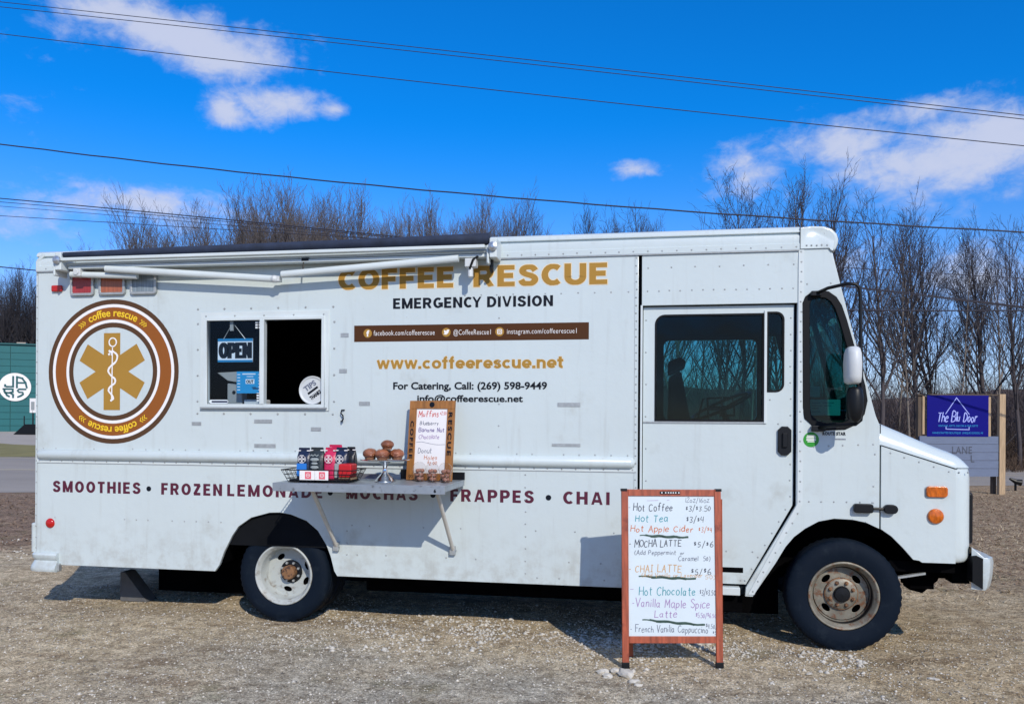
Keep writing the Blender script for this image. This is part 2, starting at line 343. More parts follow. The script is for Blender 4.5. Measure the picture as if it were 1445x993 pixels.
# lettering: a text set in the built-in face, fitted to a box (x0..x1, z0..z1) on a plane
def text_mesh(s, bold=.0, shear=0, space=1.0):
    cu = bpy.data.curves.new('lettering', 'FONT'); cu.body = s; cu.offset = bold; cu.shear = shear; cu.space_character = space; cu.extrude = .01; cu.resolution_u = 3
    o = bpy.data.objects.new('lettering', cu); me = bpy.data.meshes.new_from_object(o); bpy.data.objects.remove(o); bpy.data.curves.remove(cu)
    me.materials.clear(); return me
def lettering(s, x0, x1, z0, z1, m, parent, y=-.0022, bold=.03, shear=0, space=1.0, rot=0, fn=None, th=.0012, name='lettering', ref=None, local=False):
    """z0 = baseline, z1 = cap height of the tallest sign in s (or of ref)"""
    me = text_mesh(s, bold, shear, space)
    co = np.zeros(len(me.vertices) * 3); me.vertices.foreach_get('co', co); co = co.reshape(-1, 3)
    a, b = co[:, 0].min(), co[:, 0].max(); top = co[:, 1].max()
    if ref is not None:
        mr = text_mesh(ref, bold); cr = np.zeros(len(mr.vertices) * 3); mr.vertices.foreach_get('co', cr); cr = cr.reshape(-1, 3); top = cr[:, 1].max(); base = cr[:, 1].min(); bpy.data.meshes.remove(mr)
    else: base = 0
    u = (co[:, 0] - a) / (b - a); w = (co[:, 1] - base) / (top - base); h = co[:, 2] / .01 * th
    out = np.zeros_like(co)
    if fn: 
        for i in range(len(co)):
            px, pz = fn(u[i], w[i]); out[i] = (px, y - h[i], pz)
    elif rot:                                     # turned 90 degrees clockwise: runs downwards from z1 to z0, x0..x1 its height
        out[:, 0] = x0 + w * (x1 - x0); out[:, 2] = z1 - u * (z1 - z0); out[:, 1] = y - h
    else:
        out[:, 0] = x0 + u * (x1 - x0); out[:, 2] = z0 + w * (z1 - z0); out[:, 1] = y - h
    me.vertices.foreach_set('co', out.ravel()); me.update()
    return link(name, me, m, parent, local=local)

# handwriting: single-stroke letters drawn as thin flat ribbons
G_ = {  # width, strokes on a 0..4 x 0..6 grid (x-height 3.6, descender below 0)
'A': '0,0 1.7,6 3.4,0|.8,2.2 2.7,2.2', 'B': '0,0 0,6 2,6 3,5 2,3.3 0,3.2|2,3.3 3.3,2 2.6,.3 0,0', 'C': '3.4,5 2.2,6 .6,5 0,3 .5,.8 2,0 3.4,.9', 'D': '0,0 0,6 1.8,5.7 3.3,4 3.3,2 1.8,.2 0,0',
'E': '3,6 0,6 0,0 3,0|0,3.1 2.4,3.1', 'F': '3,6 0,6 0,0|0,3.1 2.3,3.1', 'H': '0,0 0,6|3.2,0 3.2,6|0,3 3.2,3.1', 'I': '1,0 1,6|0,0 2,0|0,6 2,6', 'L': '0,6 0,0 2.8,0', 'M': '0,0 .3,6 2,2 3.7,6 4,0',
'N': '0,0 0,6 3.2,0 3.2,6', 'O': '1.7,6 .2,4.6 0,2 1.5,0 3.2,1.5 3.3,4.4 1.7,6', 'P': '0,0 0,6 2.2,5.8 3,4.4 2,3 0,2.9', 'R': '0,0 0,6 2.2,5.8 2.9,4.5 2,3.1 0,3|1.2,3 3.2,0', 'S': '3,5.2 1.6,6 .2,4.8 1.6,3.2 3,1.8 1.7,0 0,.9',
'T': '0,6 3.6,6|1.8,6 1.8,0', 'V': '0,6 1.7,0 3.4,6', 'U': '0,6 0,1.4 1.5,0 3,1.2 3,6', 'K': '0,0 0,6|3,6 0,2.7 3.1,0', 'G': '3.3,5 1.9,6 .3,4.6 0,2 1.6,0 3.3,1.4 3.3,2.7 1.9,2.7',
'a': '2.3,3.2 1,3.6 0,2 .9,0 2.3,1.4|2.4,3.6 2.4,.6 3,0', 'b': '0,6 0,0|0,2.6 1.4,3.6 2.5,2 1.4,0 0,.6', 'c': '2.4,3 1.2,3.6 0,2 .9,0 2.4,.5', 'd': '2.4,3 1,3.6 0,1.8 1,0 2.4,1.2|2.5,6 2.5,0', 'e': '.1,1.9 2.4,2.2 1.5,3.6 0,2.2 .7,0 2.5,.5',
'f': '2.4,5.4 1.5,6 .9,4.8 .9,0|0,3.4 2,3.5', 'g': '2.4,3.2 1,3.6 0,2 1,.4 2.4,1.6|2.5,3.6 2.4,-1.4 .6,-1.8', 'h': '0,6 0,0|0,2.4 1.3,3.6 2.4,2.6 2.4,0', 'i': '.4,3.6 .4,0|.4,4.9 .5,5.2', 'k': '0,6 0,0|2.2,3.6 0,1.6 2.3,0', 'l': '.4,6 .4,0', 'm': '0,3.6 0,0|0,2.6 1,3.6 1.7,2.8 1.7,0|1.7,2.6 2.7,3.6 3.5,2.8 3.5,0',
'n': '0,3.6 0,0|0,2.5 1.3,3.6 2.3,2.6 2.3,0', 'o': '1.2,3.6 0,2.2 .6,.1 2,.2 2.6,2 1.2,3.6', 'p': '0,3.6 0,-2|0,2.6 1.4,3.6 2.5,2 1.4,0 0,.6', 'r': '0,3.6 0,0|0,2.2 1.1,3.6 2,3.3', 's': '2,3.2 .9,3.6 .2,2.7 1.9,1.2 1,0 0,.4', 't': '.9,5.4 .9,.6 1.8,0|0,3.7 2,3.8',
'u': '0,3.6 0,1 1.1,0 2.2,1.2|2.3,3.6 2.3,0', 'v': '0,3.6 1.1,0 2.2,3.6', 'w': '0,3.6 .8,0 1.7,2.6 2.6,0 3.4,3.6', 'y': '0,3.6 1.2,.8|2.4,3.6 .6,-2', 'z': '0,3.5 2.2,3.6 0,0 2.4,.1',
'0': '1.3,5.4 0,3 1.2,0 2.5,2.6 1.3,5.4', '1': '.6,5.2 .6,0', '2': '.1,4.4 1.3,5.5 2.3,4.2 0,0 2.6,.1', '3': '.1,5.2 1.8,5.5 2.3,4.3 1,3 2.4,1.6 1.4,0 0,.5', '4': '.3,5.4 0,2.4 2.4,2.5|2,5.4 1.9,0', '5': '2.4,5.5 .5,5.4 .3,3.2 2.1,3 2.4,1.1 1.2,0 0,.5', '6': '1.9,5.5 .2,3 .3,.6 1.6,0 2.4,1.4 1.4,2.7 .3,2',
'8': '1.3,3 .2,4.4 1.3,5.5 2.3,4.3 1.3,3 0,1.2 1.3,0 2.6,1.2 1.3,3', '9': '2.3,3.6 .6,3.1 .5,5 2,5.4 2.3,3.6 2,0', '$': '2,4.6 .8,5.2 .4,4 1.8,3.1 1.4,2 .2,2.4|1.1,5.7 1,1.5', '/': '0,-1.2 2,6.6', '-': '0,2.6 1.6,2.7', '.': '.2,0 .4,.3', '(': '1.4,6.4 .2,4 .2,1.6 1.3,-.8', ')': '0,6.4 1.2,4 1.2,1.6 .1,-.8'}
def smooth_stroke(pts):
    if len(pts) < 3: return pts
    out = []
    for i in range(len(pts) - 1):
        p0 = pts[max(i - 1, 0)]; p1 = pts[i]; p2 = pts[i + 1]; p3 = pts[min(i + 2, len(pts) - 1)]
        for k in range(4):
            u = k / 4
            out.append(tuple(.5 * ((2 * b) + (c - a) * u + (2 * a - 5 * b + 4 * c - d) * u * u + (-a + 3 * b - 3 * c + d) * u ** 3) * 1.0 for a, b, c, d in zip(p0, p1, p2, p3)))
    out.append(pts[-1]); return out
SHARP = set('AEFHILMNTVKvwkz')
def strokes(s, wide=1.25):
    x = 0; res = []
    for ch in s:
        if ch == ' ': x += 3.0; continue
        g = G_.get(ch)
        if g is None: x += 2; continue
        mx = 0; dy = random.uniform(-.38, .38); sc = random.uniform(.86, 1.12)
        for st in g.split('|'):
            pts = [tuple(float(q) for q in p.split(',')) for p in st.split()]
            mx = max(mx, max(p[0] for p in pts))
            pts = [(x + p[0] * sc + random.uniform(-.13, .13) + .08 * p[1], p[1] * sc + dy + random.uniform(-.13, .13)) for p in pts]
            res.append(pts if ch in SHARP else smooth_stroke(pts))
        x += mx + wide
    return res, x - wide
def ribbons(mb, sts, tf, y, w):
    for st in sts:
        q = [tf(*p) for p in st]
        if 2 < len(q) < 6:                    # sharp cornered stroke: one short bar per segment
            for i in range(len(q) - 1):
                (a, b), (c, d) = q[i], q[i + 1]; l = math.hypot(c - a, d - b) or 1; ux_, uz_ = (c - a) / l * w, (d - b) / l * w; e = y - .00012 * (i % 2 + 1)
                mb.add([(a - ux_ - uz_, e, b - uz_ + ux_), (c + ux_ - uz_, e, d + uz_ + ux_), (c + ux_ + uz_, e, d + uz_ - ux_), (a - ux_ + uz_, e, b - uz_ - ux_)], [(0, 1, 2, 3)])
            continue
        L = []; Rr = []
        for i, (a, b) in enumerate(q):
            p0 = q[max(i - 1, 0)]; p1 = q[min(i + 1, len(q) - 1)]; dx, dz = p1[0] - p0[0], p1[1] - p0[1]; l = math.hypot(dx, dz) or 1
            ww = w * random.uniform(.8, 1.15); nx, nz_ = -dz / l * ww, dx / l * ww; L.append((a + nx, y, b + nz_)); Rr.append((a - nx, y, b - nz_))
        n = len(q); mb.add(L + Rr, [(i, i + 1, n + i + 1, n + i) for i in range(n - 1)])
def handwriting(s, x0, x1, z0, z1, m, parent, y, w=.0022, slope=0, local=False, name='handwriting'):
    """x0..x1 wide, z0 baseline, z1 cap top"""
    sts, L = strokes(s); mb = MB()
    ribbons(mb, sts, lambda a, b: (x0 + a / L * (x1 - x0), z0 + b / 6 * (z1 - z0) + slope * (a / L) + .0006 * random.uniform(-1, 1)), y, w)
    return obj(name, mb, m, parent, fix=False, local=local)

# heavy sans lettering built from broad strokes
def _arc(cx, cz, rx, rz, a0, a1, n=14): return [(cx + rx * math.cos(R(a0 + (a1 - a0) * k / n)), cz + rz * math.sin(R(a0 + (a1 - a0) * k / n))) for k in range(n + 1)]
h_ = .105
HG = {'C': (.69, [_arc(.41, .5, .30, .395, 48, 312)]), 'O': (.82, [_arc(.41, .5, .30, .395, 0, 360, 28)]), 'G': (.80, [_arc(.41, .5, .30, .395, 50, 318), [(.44, .43), (.715, .43), (.715, .10)]]),
 'S': (.70, [smooth_stroke([(.60, .72), (.50, .86), (.33, .895), (.17, .82), (.14, .68), (.24, .57), (.45, .48), (.57, .38), (.58, .24), (.47, .12), (.32, .105), (.17, .14), (.09, .29)])]),
 'R': (.75, [[(h_, 0), (h_, 1)], [(h_, .895), (.40, .895)] + _arc(.42, .68, .19, .215, 80, -80, 8) + [(.40, .465), (h_, .465)], [(.38, .50), (.645, -.02)]]), 'P': (.70, [[(h_, 0), (h_, 1)], [(h_, .895), (.40, .895)] + _arc(.42, .665, .19, .23, 80, -80, 8) + [(.40, .435), (h_, .435)]]),
 'D': (.77, [[(h_, 0), (h_, 1)], [(h_, .895), (.30, .895)] + _arc(.33, .5, .33, .395, 85, -85, 12) + [(.30, .105), (h_, .105)]]), 'E': (.63, [[(h_, 0), (h_, 1)], [(.2, .905), (.61, .905)], [(.2, .51), (.56, .51)], [(.2, .095), (.62, .095)]]),
 'F': (.59, [[(h_, 0), (h_, 1)], [(.2, .905), (.59, .905)], [(.2, .49), (.53, .49)]]), 'L': (.58, [[(h_, 0), (h_, 1)], [(.2, .095), (.58, .095)]]), 'T': (.66, [[(.33, 0), (.33, .85)], [(.0, .905), (.66, .905)]]), 'H': (.76, [[(h_, 0), (h_, 1)], [(.655, 0), (.655, 1)], [(.2, .5), (.56, .5)]]),
 'I': (.21, [[(h_, 0), (h_, 1)]]), 'M': (.92, [[(h_, 0), (h_, 1)], [(.815, 0), (.815, 1)], [(.13, 1.03), (.46, .05)], [(.79, 1.03), (.46, .05)]]), 'N': (.76, [[(h_, 0), (h_, 1)], [(.655, 0), (.655, 1)], [(.12, 1.02), (.64, -.02)]]),
 'A': (.80, [[(.09, -.03), (.37, 1.0)], [(.71, -.03), (.43, 1.0)], [(.2, .28), (.6, .28)]]), 'V': (.78, [[(.09, 1.03), (.37, .02)], [(.69, 1.03), (.41, .02)]]), 'Y': (.76, [[(.08, 1.04), (.37, .46)], [(.68, 1.04), (.39, .46)], [(.38, 0), (.38, .52)]]),
 'U': (.75, [[(h_, 1), (h_, .38)] + _arc(.375, .38, .27, .275, 180, 360, 12) + [(.645, .38), (.645, 1)]]), 'Z': (.66, [[(.03, .905), (.60, .905)], [(.56, .90), (.10, .10)], [(.03, .095), (.64, .095)]]),
 'w': (.86, [[(.07, .70), (.24, .0)], [(.42, .68), (.24, .0)], [(.42, .68), (.61, .0)], [(.79, .70), (.61, .0)]]), 'c': (.56, [_arc(.31, .34, .21, .245, 45, 315)]), 'o': (.62, [_arc(.31, .34, .21, .245, 0, 360, 20)]), 'e': (.60, [_arc(.31, .34, .21, .245, 0, 318, 16), [(.14, .31), (.60, .31)]]),
 'f': (.38, [[(.18, 0), (.18, .74)] + _arc(.33, .74, .15, .155, 180, 95, 6), [(.0, .60), (.36, .60)]]), 'r': (.42, [[(.10, 0), (.10, .68)], smooth_stroke([(.12, .36), (.18, .52), (.29, .585), (.42, .585)])]), 's': (.50, [smooth_stroke([(.42, .48), (.33, .575), (.22, .59), (.11, .52), (.13, .42), (.25, .355), (.37, .29), (.40, .18), (.31, .10), (.20, .095), (.07, .20)])]),
 'u': (.58, [[(.10, .68), (.10, .26)] + _arc(.275, .26, .175, .165, 180, 360, 8) + [(.45, .28)], [(.475, 0), (.475, .68)]]), 'n': (.58, [[(.10, 0), (.10, .68)]] + [_arc(.29, .42, .185, .165, 170, 0, 8) + [(.475, .40), (.475, 0)]]), 't': (.40, [[(.18, .88), (.18, .2)] + _arc(.31, .2, .13, .11, 180, 280, 6), [(.0, .60), (.37, .60)]]), '.': (.22, [[(.10, 0), (.10, .21)]])}
def heavy(s, x0, x1, z0, z1, m, parent, y=-.0012, t=.205, gap=.13, space=.36, name='lettering', grow=0):
    x = 0; parts = []
    for ch in s:
        if ch == ' ': x += space; continue
        w, sts = HG[ch]
        if ch in 'YVT' and s[max(s.find(ch) - 1, 0)] in 'CLP': x -= .10
        for k, st in enumerate(sts): parts.append(([(x + a, b) for a, b in st], k, ch))
        x += w + gap
    L = x - gap; sx = (x1 - x0) / L; sz = z1 - z0; mb = MB()
    for st, k, ch in parts:
        tt = t * (.80 if ch in 'MNAVYw' and len(st) == 2 and abs(st[0][0] - st[1][0]) > .01 else .92 if ch.islower() else 1); closed = math.hypot(st[0][0] - st[-1][0], st[0][1] - st[-1][1]) < 1e-6 and len(st) > 4
        hw = (tt / 2) * sz + grow; an = .78; sq = [(x0 + a * sx, z0 + b * sz) for a, b in st]; Lf, Rt = [], []; n = len(sq)
        for i, (a, b) in enumerate(sq):
            p0 = sq[i - 1] if i else (sq[-2] if closed else sq[0]); p1 = sq[i + 1] if i < n - 1 else (sq[1] if closed else sq[-1])
            def nn(p, q): dx, dz = q[0] - p[0], q[1] - p[1]; l = math.hypot(dx, dz); return None if l < 1e-9 else (-dz / l, dx / l)
            n0, n1 = nn(p0, (a, b)), nn((a, b), p1); n0 = n0 or n1; n1 = n1 or n0; k_ = max(1 + n0[0] * n1[0] + n0[1] * n1[1], .45); nx, nz = (n0[0] + n1[0]) / k_ * hw, (n0[1] + n1[1]) / k_ * hw * (1 if ch in 'MNAVYwZ' else an)
            ex = ez = 0
            if grow and not closed and i in (0, n - 1): q = sq[1] if i == 0 else sq[-2]; l = math.hypot(a - q[0], b - q[1]); ex, ez = (a - q[0]) / l * grow, (b - q[1]) / l * grow
            c = lambda z: min(max(z, z0 - grow), z1 + grow)
            Lf.append((a + nx + ex, y - .0002 * k, c(b + nz + ez))); Rt.append((a - nx + ex, y - .0002 * k, c(b - nz + ez)))
        mb.add(Lf + Rt, [(i, i + 1, n + i + 1, n + i) for i in range(n - 1)])
    return obj(name, mb, m, parent, fix=False)

#SPLIT
# ================================================================== THE TRUCK
TW = 2.30
truck = thing('food_truck', (-1.8, 1.15, 0), 'white step van coffee truck with brown round logo, gold lettering and folded awning', 'food truck')
T = truck
def pxs(pts): return [P(*p) for p in pts]
arch_r = pxs([(476, 811.7), (472, 805), (467, 784.6), (461, 768.5), (448.8, 748), (432.7, 734), (410.6, 725), (395, 722.2), (380, 722.5), (354, 729.5), (336, 742), (327, 755), (315.5, 778), (309, 796), (303, 803)])
arch_f = pxs([(1289, 789), (1274, 772), (1258, 756), (1243, 745), (1222, 736.5), (1203, 732.5), (1177, 731), (1155, 735), (1136, 745), (1120, 757), (1108, 771), (1094, 794)])
ZB = .42; ZG = 3.01
winh = [(-3.79, 1.80), (-2.67, 1.80), (-2.67, 2.60), (-3.79, 2.60)]
side = [(-5.40, ZG), (-5.40, .525), (-5.22, .505), (-5.18, .49), (-5.155, ZB)] + list(reversed(arch_r)) + [(-.262, ZB), (-.125, ZB), (-.125, ZG)]
side = [(x, (ZB if z < .435 else z)) for x, z in side]
panel('side_panel', side, [winh], 0, .035, 'paint', T, smooth=True, bev=.004)
# cab header above the door
panel('header_panel', [(-.092, 2.612), (1.058, 2.612), (1.058, ZG - .004), (-.092, ZG - .004)], [], .002, .03, 'paint', T, bev=.003, smooth=True)
# edge strip left of the door, dark gap, door track shade
o = MB(); o.box(-.104, -.088, .0, .06, .43, 2.612); obj('door_post', o, 'trim_white', T, bevel=.003)
o = MB(); o.box(-.125, -.01, .075, .10, .39, ZG); o.box(.985, 1.10, .075, .10, 1.05, ZG); o.box(-.01, .985, .075, .10, 2.56, ZG); o.prism([(-.01, .39), (.745, .39), (1.10, 1.04), (1.10, 1.05), (.985, 1.05), (.985, 1.69), (-.01, 1.69)], .075, .10); obj('door_gap', o, 'seam', T)
# sliding door
dw1 = rrect(.012, .822, 1.72, 2.535, .07, 6, (0, 0, 0, 1)); dw2 = rrect(.850, .968, 1.945, 2.545, .055, 6, (0, 1, 1, 0))
door = panel('sliding_door', [(-.080, 2.598), (-.080, .475), (.700, .475), (1.036, 1.085), (1.040, 1.12), (1.040, 2.598)], [dw1, dw2], .042, .03, 'paint', T, bev=.003, smooth=True)
WP[door.name] = Vector((0, 0, 0))
for w in (dw1, dw2): panel('window_pane', w, [], .060, .004, 'glass_cab', door)
def ringp(outer, d):                      # shrink a polygon toward its centre line by d (convex shapes)
    n = len(outer); cx = sum(p[0] for p in outer) / n; cz = sum(p[1] for p in outer) / n; out = []
    A = sum(outer[i][0] * outer[(i + 1) % n][1] - outer[(i + 1) % n][0] * outer[i][1] for i in range(n)); sg = 1 if A > 0 else -1
    for i in range(n):
        a, b, c = outer[i - 1], outer[i], outer[(i + 1) % n]
        def nrm(p, q): dx, dz = q[0] - p[0], q[1] - p[1]; l = math.hypot(dx, dz) or 1; return (-dz / l * sg, dx / l * sg)
        n1, n2 = nrm(a, b), nrm(b, c); k = 1 + n1[0] * n2[0] + n1[1] * n2[1]; k = max(k, .4)
        out.append((b[0] + (n1[0] + n2[0]) / k * d, b[1] + (n1[1] + n2[1]) / k * d))
    return out
for w in (dw1, dw2): panel('window_seal', ringp(w, -.006), [ringp(w, .008)], .038, .03, 'gasket', door)
o = MB(); o.box(.826, .846, .030, .05, 1.70, 2.56); obj('window_mullion', o, 'trim_white', door, bevel=.003)
o = MB(); o.box(-.08, .83, .034, .05, 1.700, 1.712); obj('window_sill', o, 'tab_metal', door)
hx, hz = .977, 1.571
hp = panel('handle', [(hx - .045, hz - .08), (hx - .02, hz - .105), (hx + .02, hz - .105), (hx + .045, hz - .08), (hx + .045, hz + .08), (hx + .02, hz + .105), (hx - .02, hz + .105), (hx - .045, hz + .08)], [], .020, .022, 'black', door, bev=.004)
o = MB(); o.box(hx - .018, hx + .018, .002, .02, hz - .05, hz + .06); obj('handle_grip', o, 'black', door, bevel=.006)
# door sill and the diagonal step trim
o = MB(); o.box(-.125, .655, .0, .08, .392, .452); obj('door_sill', o, 'trim_white', T, bevel=.006)
# front side panel with the quarter window hole
qw = pxs([(1135, 428), (1139, 420), (1146, 415), (1157, 412.5), (1168, 414), (1178, 421), (1185, 432), (1192, 452), (1200, 480), (1210, 515), (1218, 545), (1221, 565), (1217, 583), (1207, 596), (1192, 603), (1165, 604), (1149, 599), (1138, 589), (1135.5, 575)])
fr = [(1.064, ZG), (1.296, ZG), (1.44, 2.43), (1.615, 1.765), (1.645, 1.69), (1.645, P(1243, 745)[1])] + arch_f[4:] + [(.745, .392), (.695, .392), (.700, .455), (1.062, 1.085)]
panel('front_side_panel', fr, [qw], .0, .035, 'paint', T, bev=.003, smooth=True)
g = panel('quarter_window', ringp(qw, .004), [], .018, .004, 'glass_cab', T)
panel('window_seal', ringp(qw, -.012), [ringp(qw, .034)], -.008, .03, 'gasket', g, bev=.004)
# strap strip between header and front panel + diagonal strip
o = MB(); o.box(1.066, 1.104, -.006, -.0005, 1.10, ZG - .005); o.prism([(1.066, 1.10), (1.104, 1.10), (.757, .405), (.712, .405)], -.006, -.0005); obj('door_strap', o, 'trim_white', T)
# hood side with crease, nose corner
ARC2 = [(1.655, P(1243, 745)[1])] ;
hs = [(1.660, 1.548), (1.660, P(1245, 746)[1])] + list(reversed(arch_f[:3])) + [(1.925, .705), (1.945, .692), (2.17, .692), (2.17, 1.385)]
panel('hood_side', hs, [], 0, .03, 'paint', T, smooth=True, bev=.002)
mb = MB(); rows = []
for k in range(0, 11):
    a = R(90 * k / 10); px_, py_ = 2.17 + .13 * math.sin(a), .13 - .13 * math.cos(a)
    col = []
    for j in range(7):
        b = R(90 * j / 6); zz = .752 - .06 * math.cos(b); inn = .035 * (1 - math.sin(b))
        cx_, cy_ = 2.17, .13; col.append((cx_ + (px_ - cx_) * (1 - inn / .10), cy_ + (py_ - cy_) * (1 - inn / .10 * .6), zz))
    col.append((px_, py_, 1.31)); col.append((2.17 + (px_ - 2.17) * .975, .13 + (py_ - .13) * .975 if k else 0, 1.35)); col.append((2.17 + (px_ - 2.17) * .90, .13 + (py_ - .13) * .90 if k else 0, 1.387)); rows.append(col)
rows0 = [[(p[0], TW - p[1], p[2]) for p in r] for r in rows]
mb.loft(rows); mb.loft([rows[-1], rows0[-1]]); mb.loft(list(reversed(rows0)))
mb.loft([[(2.17, 2.3, z) for z in (.692, 1.385)], [(1.66, 2.3, z) for z in (.692, 1.385)]])
obj('nose_shell', mb, 'paint', T, smooth='all', fix=False)
# hood top: stations along x, crease height and crown height
st = [(1.640, 1.552, 1.722), (1.80, 1.500, 1.652), (1.95, 1.452, 1.583), (2.07, 1.413, 1.532), (2.15, 1.388, 1.502), (2.21, 1.386, 1.474), (2.245, 1.386, 1.446), (2.270, 1.386, 1.418), (2.286, 1.385, 1.387)]
rows = []
for i, (x, zc, zt) in enumerate(st):
    row = []
    yi = 0 if x <= 2.17 else .13 - math.sqrt(max(.0169 - (x - 2.17) ** 2, 0))
    for k in range(9):
        a = R(90 * k / 8); row.append((x, yi + .14 * (1 - math.cos(a)), zc + (zt - zc) * math.sin(a)))
    row += [(x, 1.15, zt + .03 * (1 - i / 8))]
    row += [(x, TW - p[1], p[2]) for p in reversed(row[:9])]
    rows.append(row)
mb = MB(); mb.loft(rows); obj('hood', mb, 'paint', T, smooth='all')
o = MB(); o.prism([(1.655, 1.543), (2.165, 1.378), (2.18, 1.378), (2.18, 1.384), (2.167, 1.384), (1.655, 1.549)], -.0035, .02); obj('hood_seam', o, 'seam', T)
o = MB(); o.box(1.6455, 1.6595, .02, .05, .93, 1.70); obj('hood_gap', o, 'seam', T)
# headlight and dark bezel standing out of the front face
for yy in (.32, 1.98):
    o = MB(); o.lathe([(.14, 0), (.14, .03), (.11, .05), (.0, .055)], (2.295, yy, 1.02), 'X', 20); hl = obj('headlight', o, 'lens_clear', T, smooth=True)
    o = MB(); o.box(2.292, 2.335, yy - .20, yy + .20, .82, 1.20); obj('headlight_bezel', o, 'black', hl, bevel=.02)
o = MB(); o.box(2.295, 2.32, .6, 1.7, .80, 1.25); obj('grille', o, 'black', T, bevel=.01)
# latch
def capsule(x0, x1, z, r, y0, y1): return [(x0 + r + r * math.cos(R(90 + 18 * k)), z + r * math.sin(R(90 + 18 * k))) for k in range(11)] + [(x1 - r + r * math.cos(R(-90 + 18 * k)), z + r * math.sin(R(-90 + 18 * k))) for k in range(11)]
la = panel('hood_latch', rrect(1.468, 1.592, 1.052, 1.108, .012), [], -.045, .045, 'black', T, bev=.005)
panel('latch_catch', capsule(1.675, 1.762, 1.078, .028, 0, 0), [], -.045, .045, 'black', la, bev=.005)
o = MB(); o.tube([(1.58, -.022, 1.08), (1.69, -.022, 1.078)], .010); obj('latch_strap', o, 'black', la)
# amber lights
a = panel('side_marker', rrect(1.972, 2.106, 1.178, 1.246, .018), [], -.022, .022, 'lens_amber', T, bev=.006, smooth=True)
panel('lamp_base', rrect(1.960, 2.110, 1.168, 1.250, .02), [], -.006, .006, 'tab_metal', a)
o = MB(); o.lathe([(.055, 0), (.055, -.012), (.048, -.022), (.02, -.03), (.018, -.030), (.0, -.034)], (2.033, 0, 1.032), 'Y', 28); a = obj('turn_signal', o, 'lens_amber', T, smooth=True)
# green sticker, model lettering
gs = panel('round_sticker', disc(1.163, 1.583, .056), [], -.0015, .0013, 'green', T)
o = MB()
for z_, w_ in ((1.612, .030), (1.601, .034), (1.590, .034), (1.579, .034), (1.568, .026)): o.box(1.163 - w_, 1.163 + w_, -.0032, -.0018, z_ - .0035, z_ + .0035)
obj('sticker_print', o, 'print_white', gs)
lettering('ROUTE STAR', 1.245, 1.408, 1.618, 1.642, 'print_black', T, bold=.03, space=1.1)
o = MB()
for k in range(8): o.box(1.335 + k * .0095, 1.341 + k * .0095, -.0025, -.0005, 1.583, 1.593)
obj('small_print', o, 'ink_grey', T)
# ---- roof edge rail, roof, rear, far side
prof = [(.0, 3.006), (-.010, 3.008), (-.010, 3.052), (-.004, 3.056), (-.006, 3.105), (-.001, 3.118), (.012, 3.121), (.012, 3.133), (-.006, 3.138), (-.006, 3.150), (.004, 3.168), (.03, 3.185), (.12, 3.20), (1.15, 3.23)]
prof = prof + [(TW - y, z) for y, z in reversed(prof[:-1])]
mb = MB(); mb.loft([[(x, y, z) for y, z in prof] for x in (-5.395, 1.075)], cap=True); obj('roof', mb, 'paint', T, smooth=True)
o = MB(); o.box(-5.40, 1.07, -.0125, .01, 2.998, 3.006); obj('roof_rail_seam', o, 'tab_metal', T)
o = MB(); o.box(-5.405, -5.36, -.008, .03, 3.01, 3.10); o.prism([(-5.405, 3.10), (-5.36, 3.10), (-5.30, 3.155), (-5.34, 3.165)], -.008, .1); obj('corner_cap', o, 'paint', T, bevel=.006)
# front cap (visor over the windscreen)
cap = [(1.078, 3.012), (1.078, 3.176), (1.16, 3.182), (1.25, 3.176), (1.305, 3.155), (1.340, 3.118), (1.352, 3.075), (1.347, 3.04), (1.335, 3.010), (1.322, 2.985), (1.30, 3.012)]
rows = []
for y, s in ((.035, .93), (.012, .975), (-.002, .995), (-.012, 1.0), (.02, 1.004)):
    pass
ys = [(-.010, .90), (-.012, .955), (-.004, .985), (.02, 1.0), (.08, 1.012)]
def capsec(y, k): return [(1.078 + (x - 1.078) * k, y, 3.012 + (z - 3.012) * (k if z > 3.012 else 1)) for x, z in cap]
secs = [capsec(y, k) for y, k in ys]; secs += [[(p[0], TW - p[1], p[2]) for p in s] for s in reversed(secs)]
mb = MB(); mb.loft(secs, close=True, cap=True); obj('front_cap', mb, 'paint', T, smooth='all')
o = MB(); o.box(1.0745, 1.0775, -.013, .02, 3.012, 3.17); obj('cap_seam', o, 'seam', T)
o = MB(); o.box(-5.40, -5.37, .035, TW - .035, .45, 3.02); obj('rear_wall', o, 'paint', T)
farh = [(-.05, 1.72), (.80, 1.72), (.80, 2.54), (-.05, 2.54)]; farq = [(.99, 1.80), (1.40, 1.80), (1.20, 2.60), (.99, 2.60)]
FARH = [rrect(.10, 1.04, 1.72, 2.55, .06), [(1.09, 1.80), (1.42, 1.80), (1.22, 2.58), (1.09, 2.58)]]
panel('far_side_panel', [(-5.40, ZG), (-5.40, .45), (1.645, .45), (1.645, 1.69), (1.30, ZG)], FARH, TW - .035, .035, 'paint', T)
panel('cab_shade_lining', [(-.13, 2.93), (-.13, .66), (1.58, .66), (1.58, 1.72), (1.25, 2.93)], FARH, TW - .05, .012, 'interior', T)  # near-black lining added, puts the cab's shade into its colour
panel('cab_shade_lining', [(1.08, 2.93), (1.08, 1.0), (1.60, 1.0), (1.60, 1.70), (1.27, 2.93)], [ringp(qw, -.01)], .037, .006, 'interior', T)
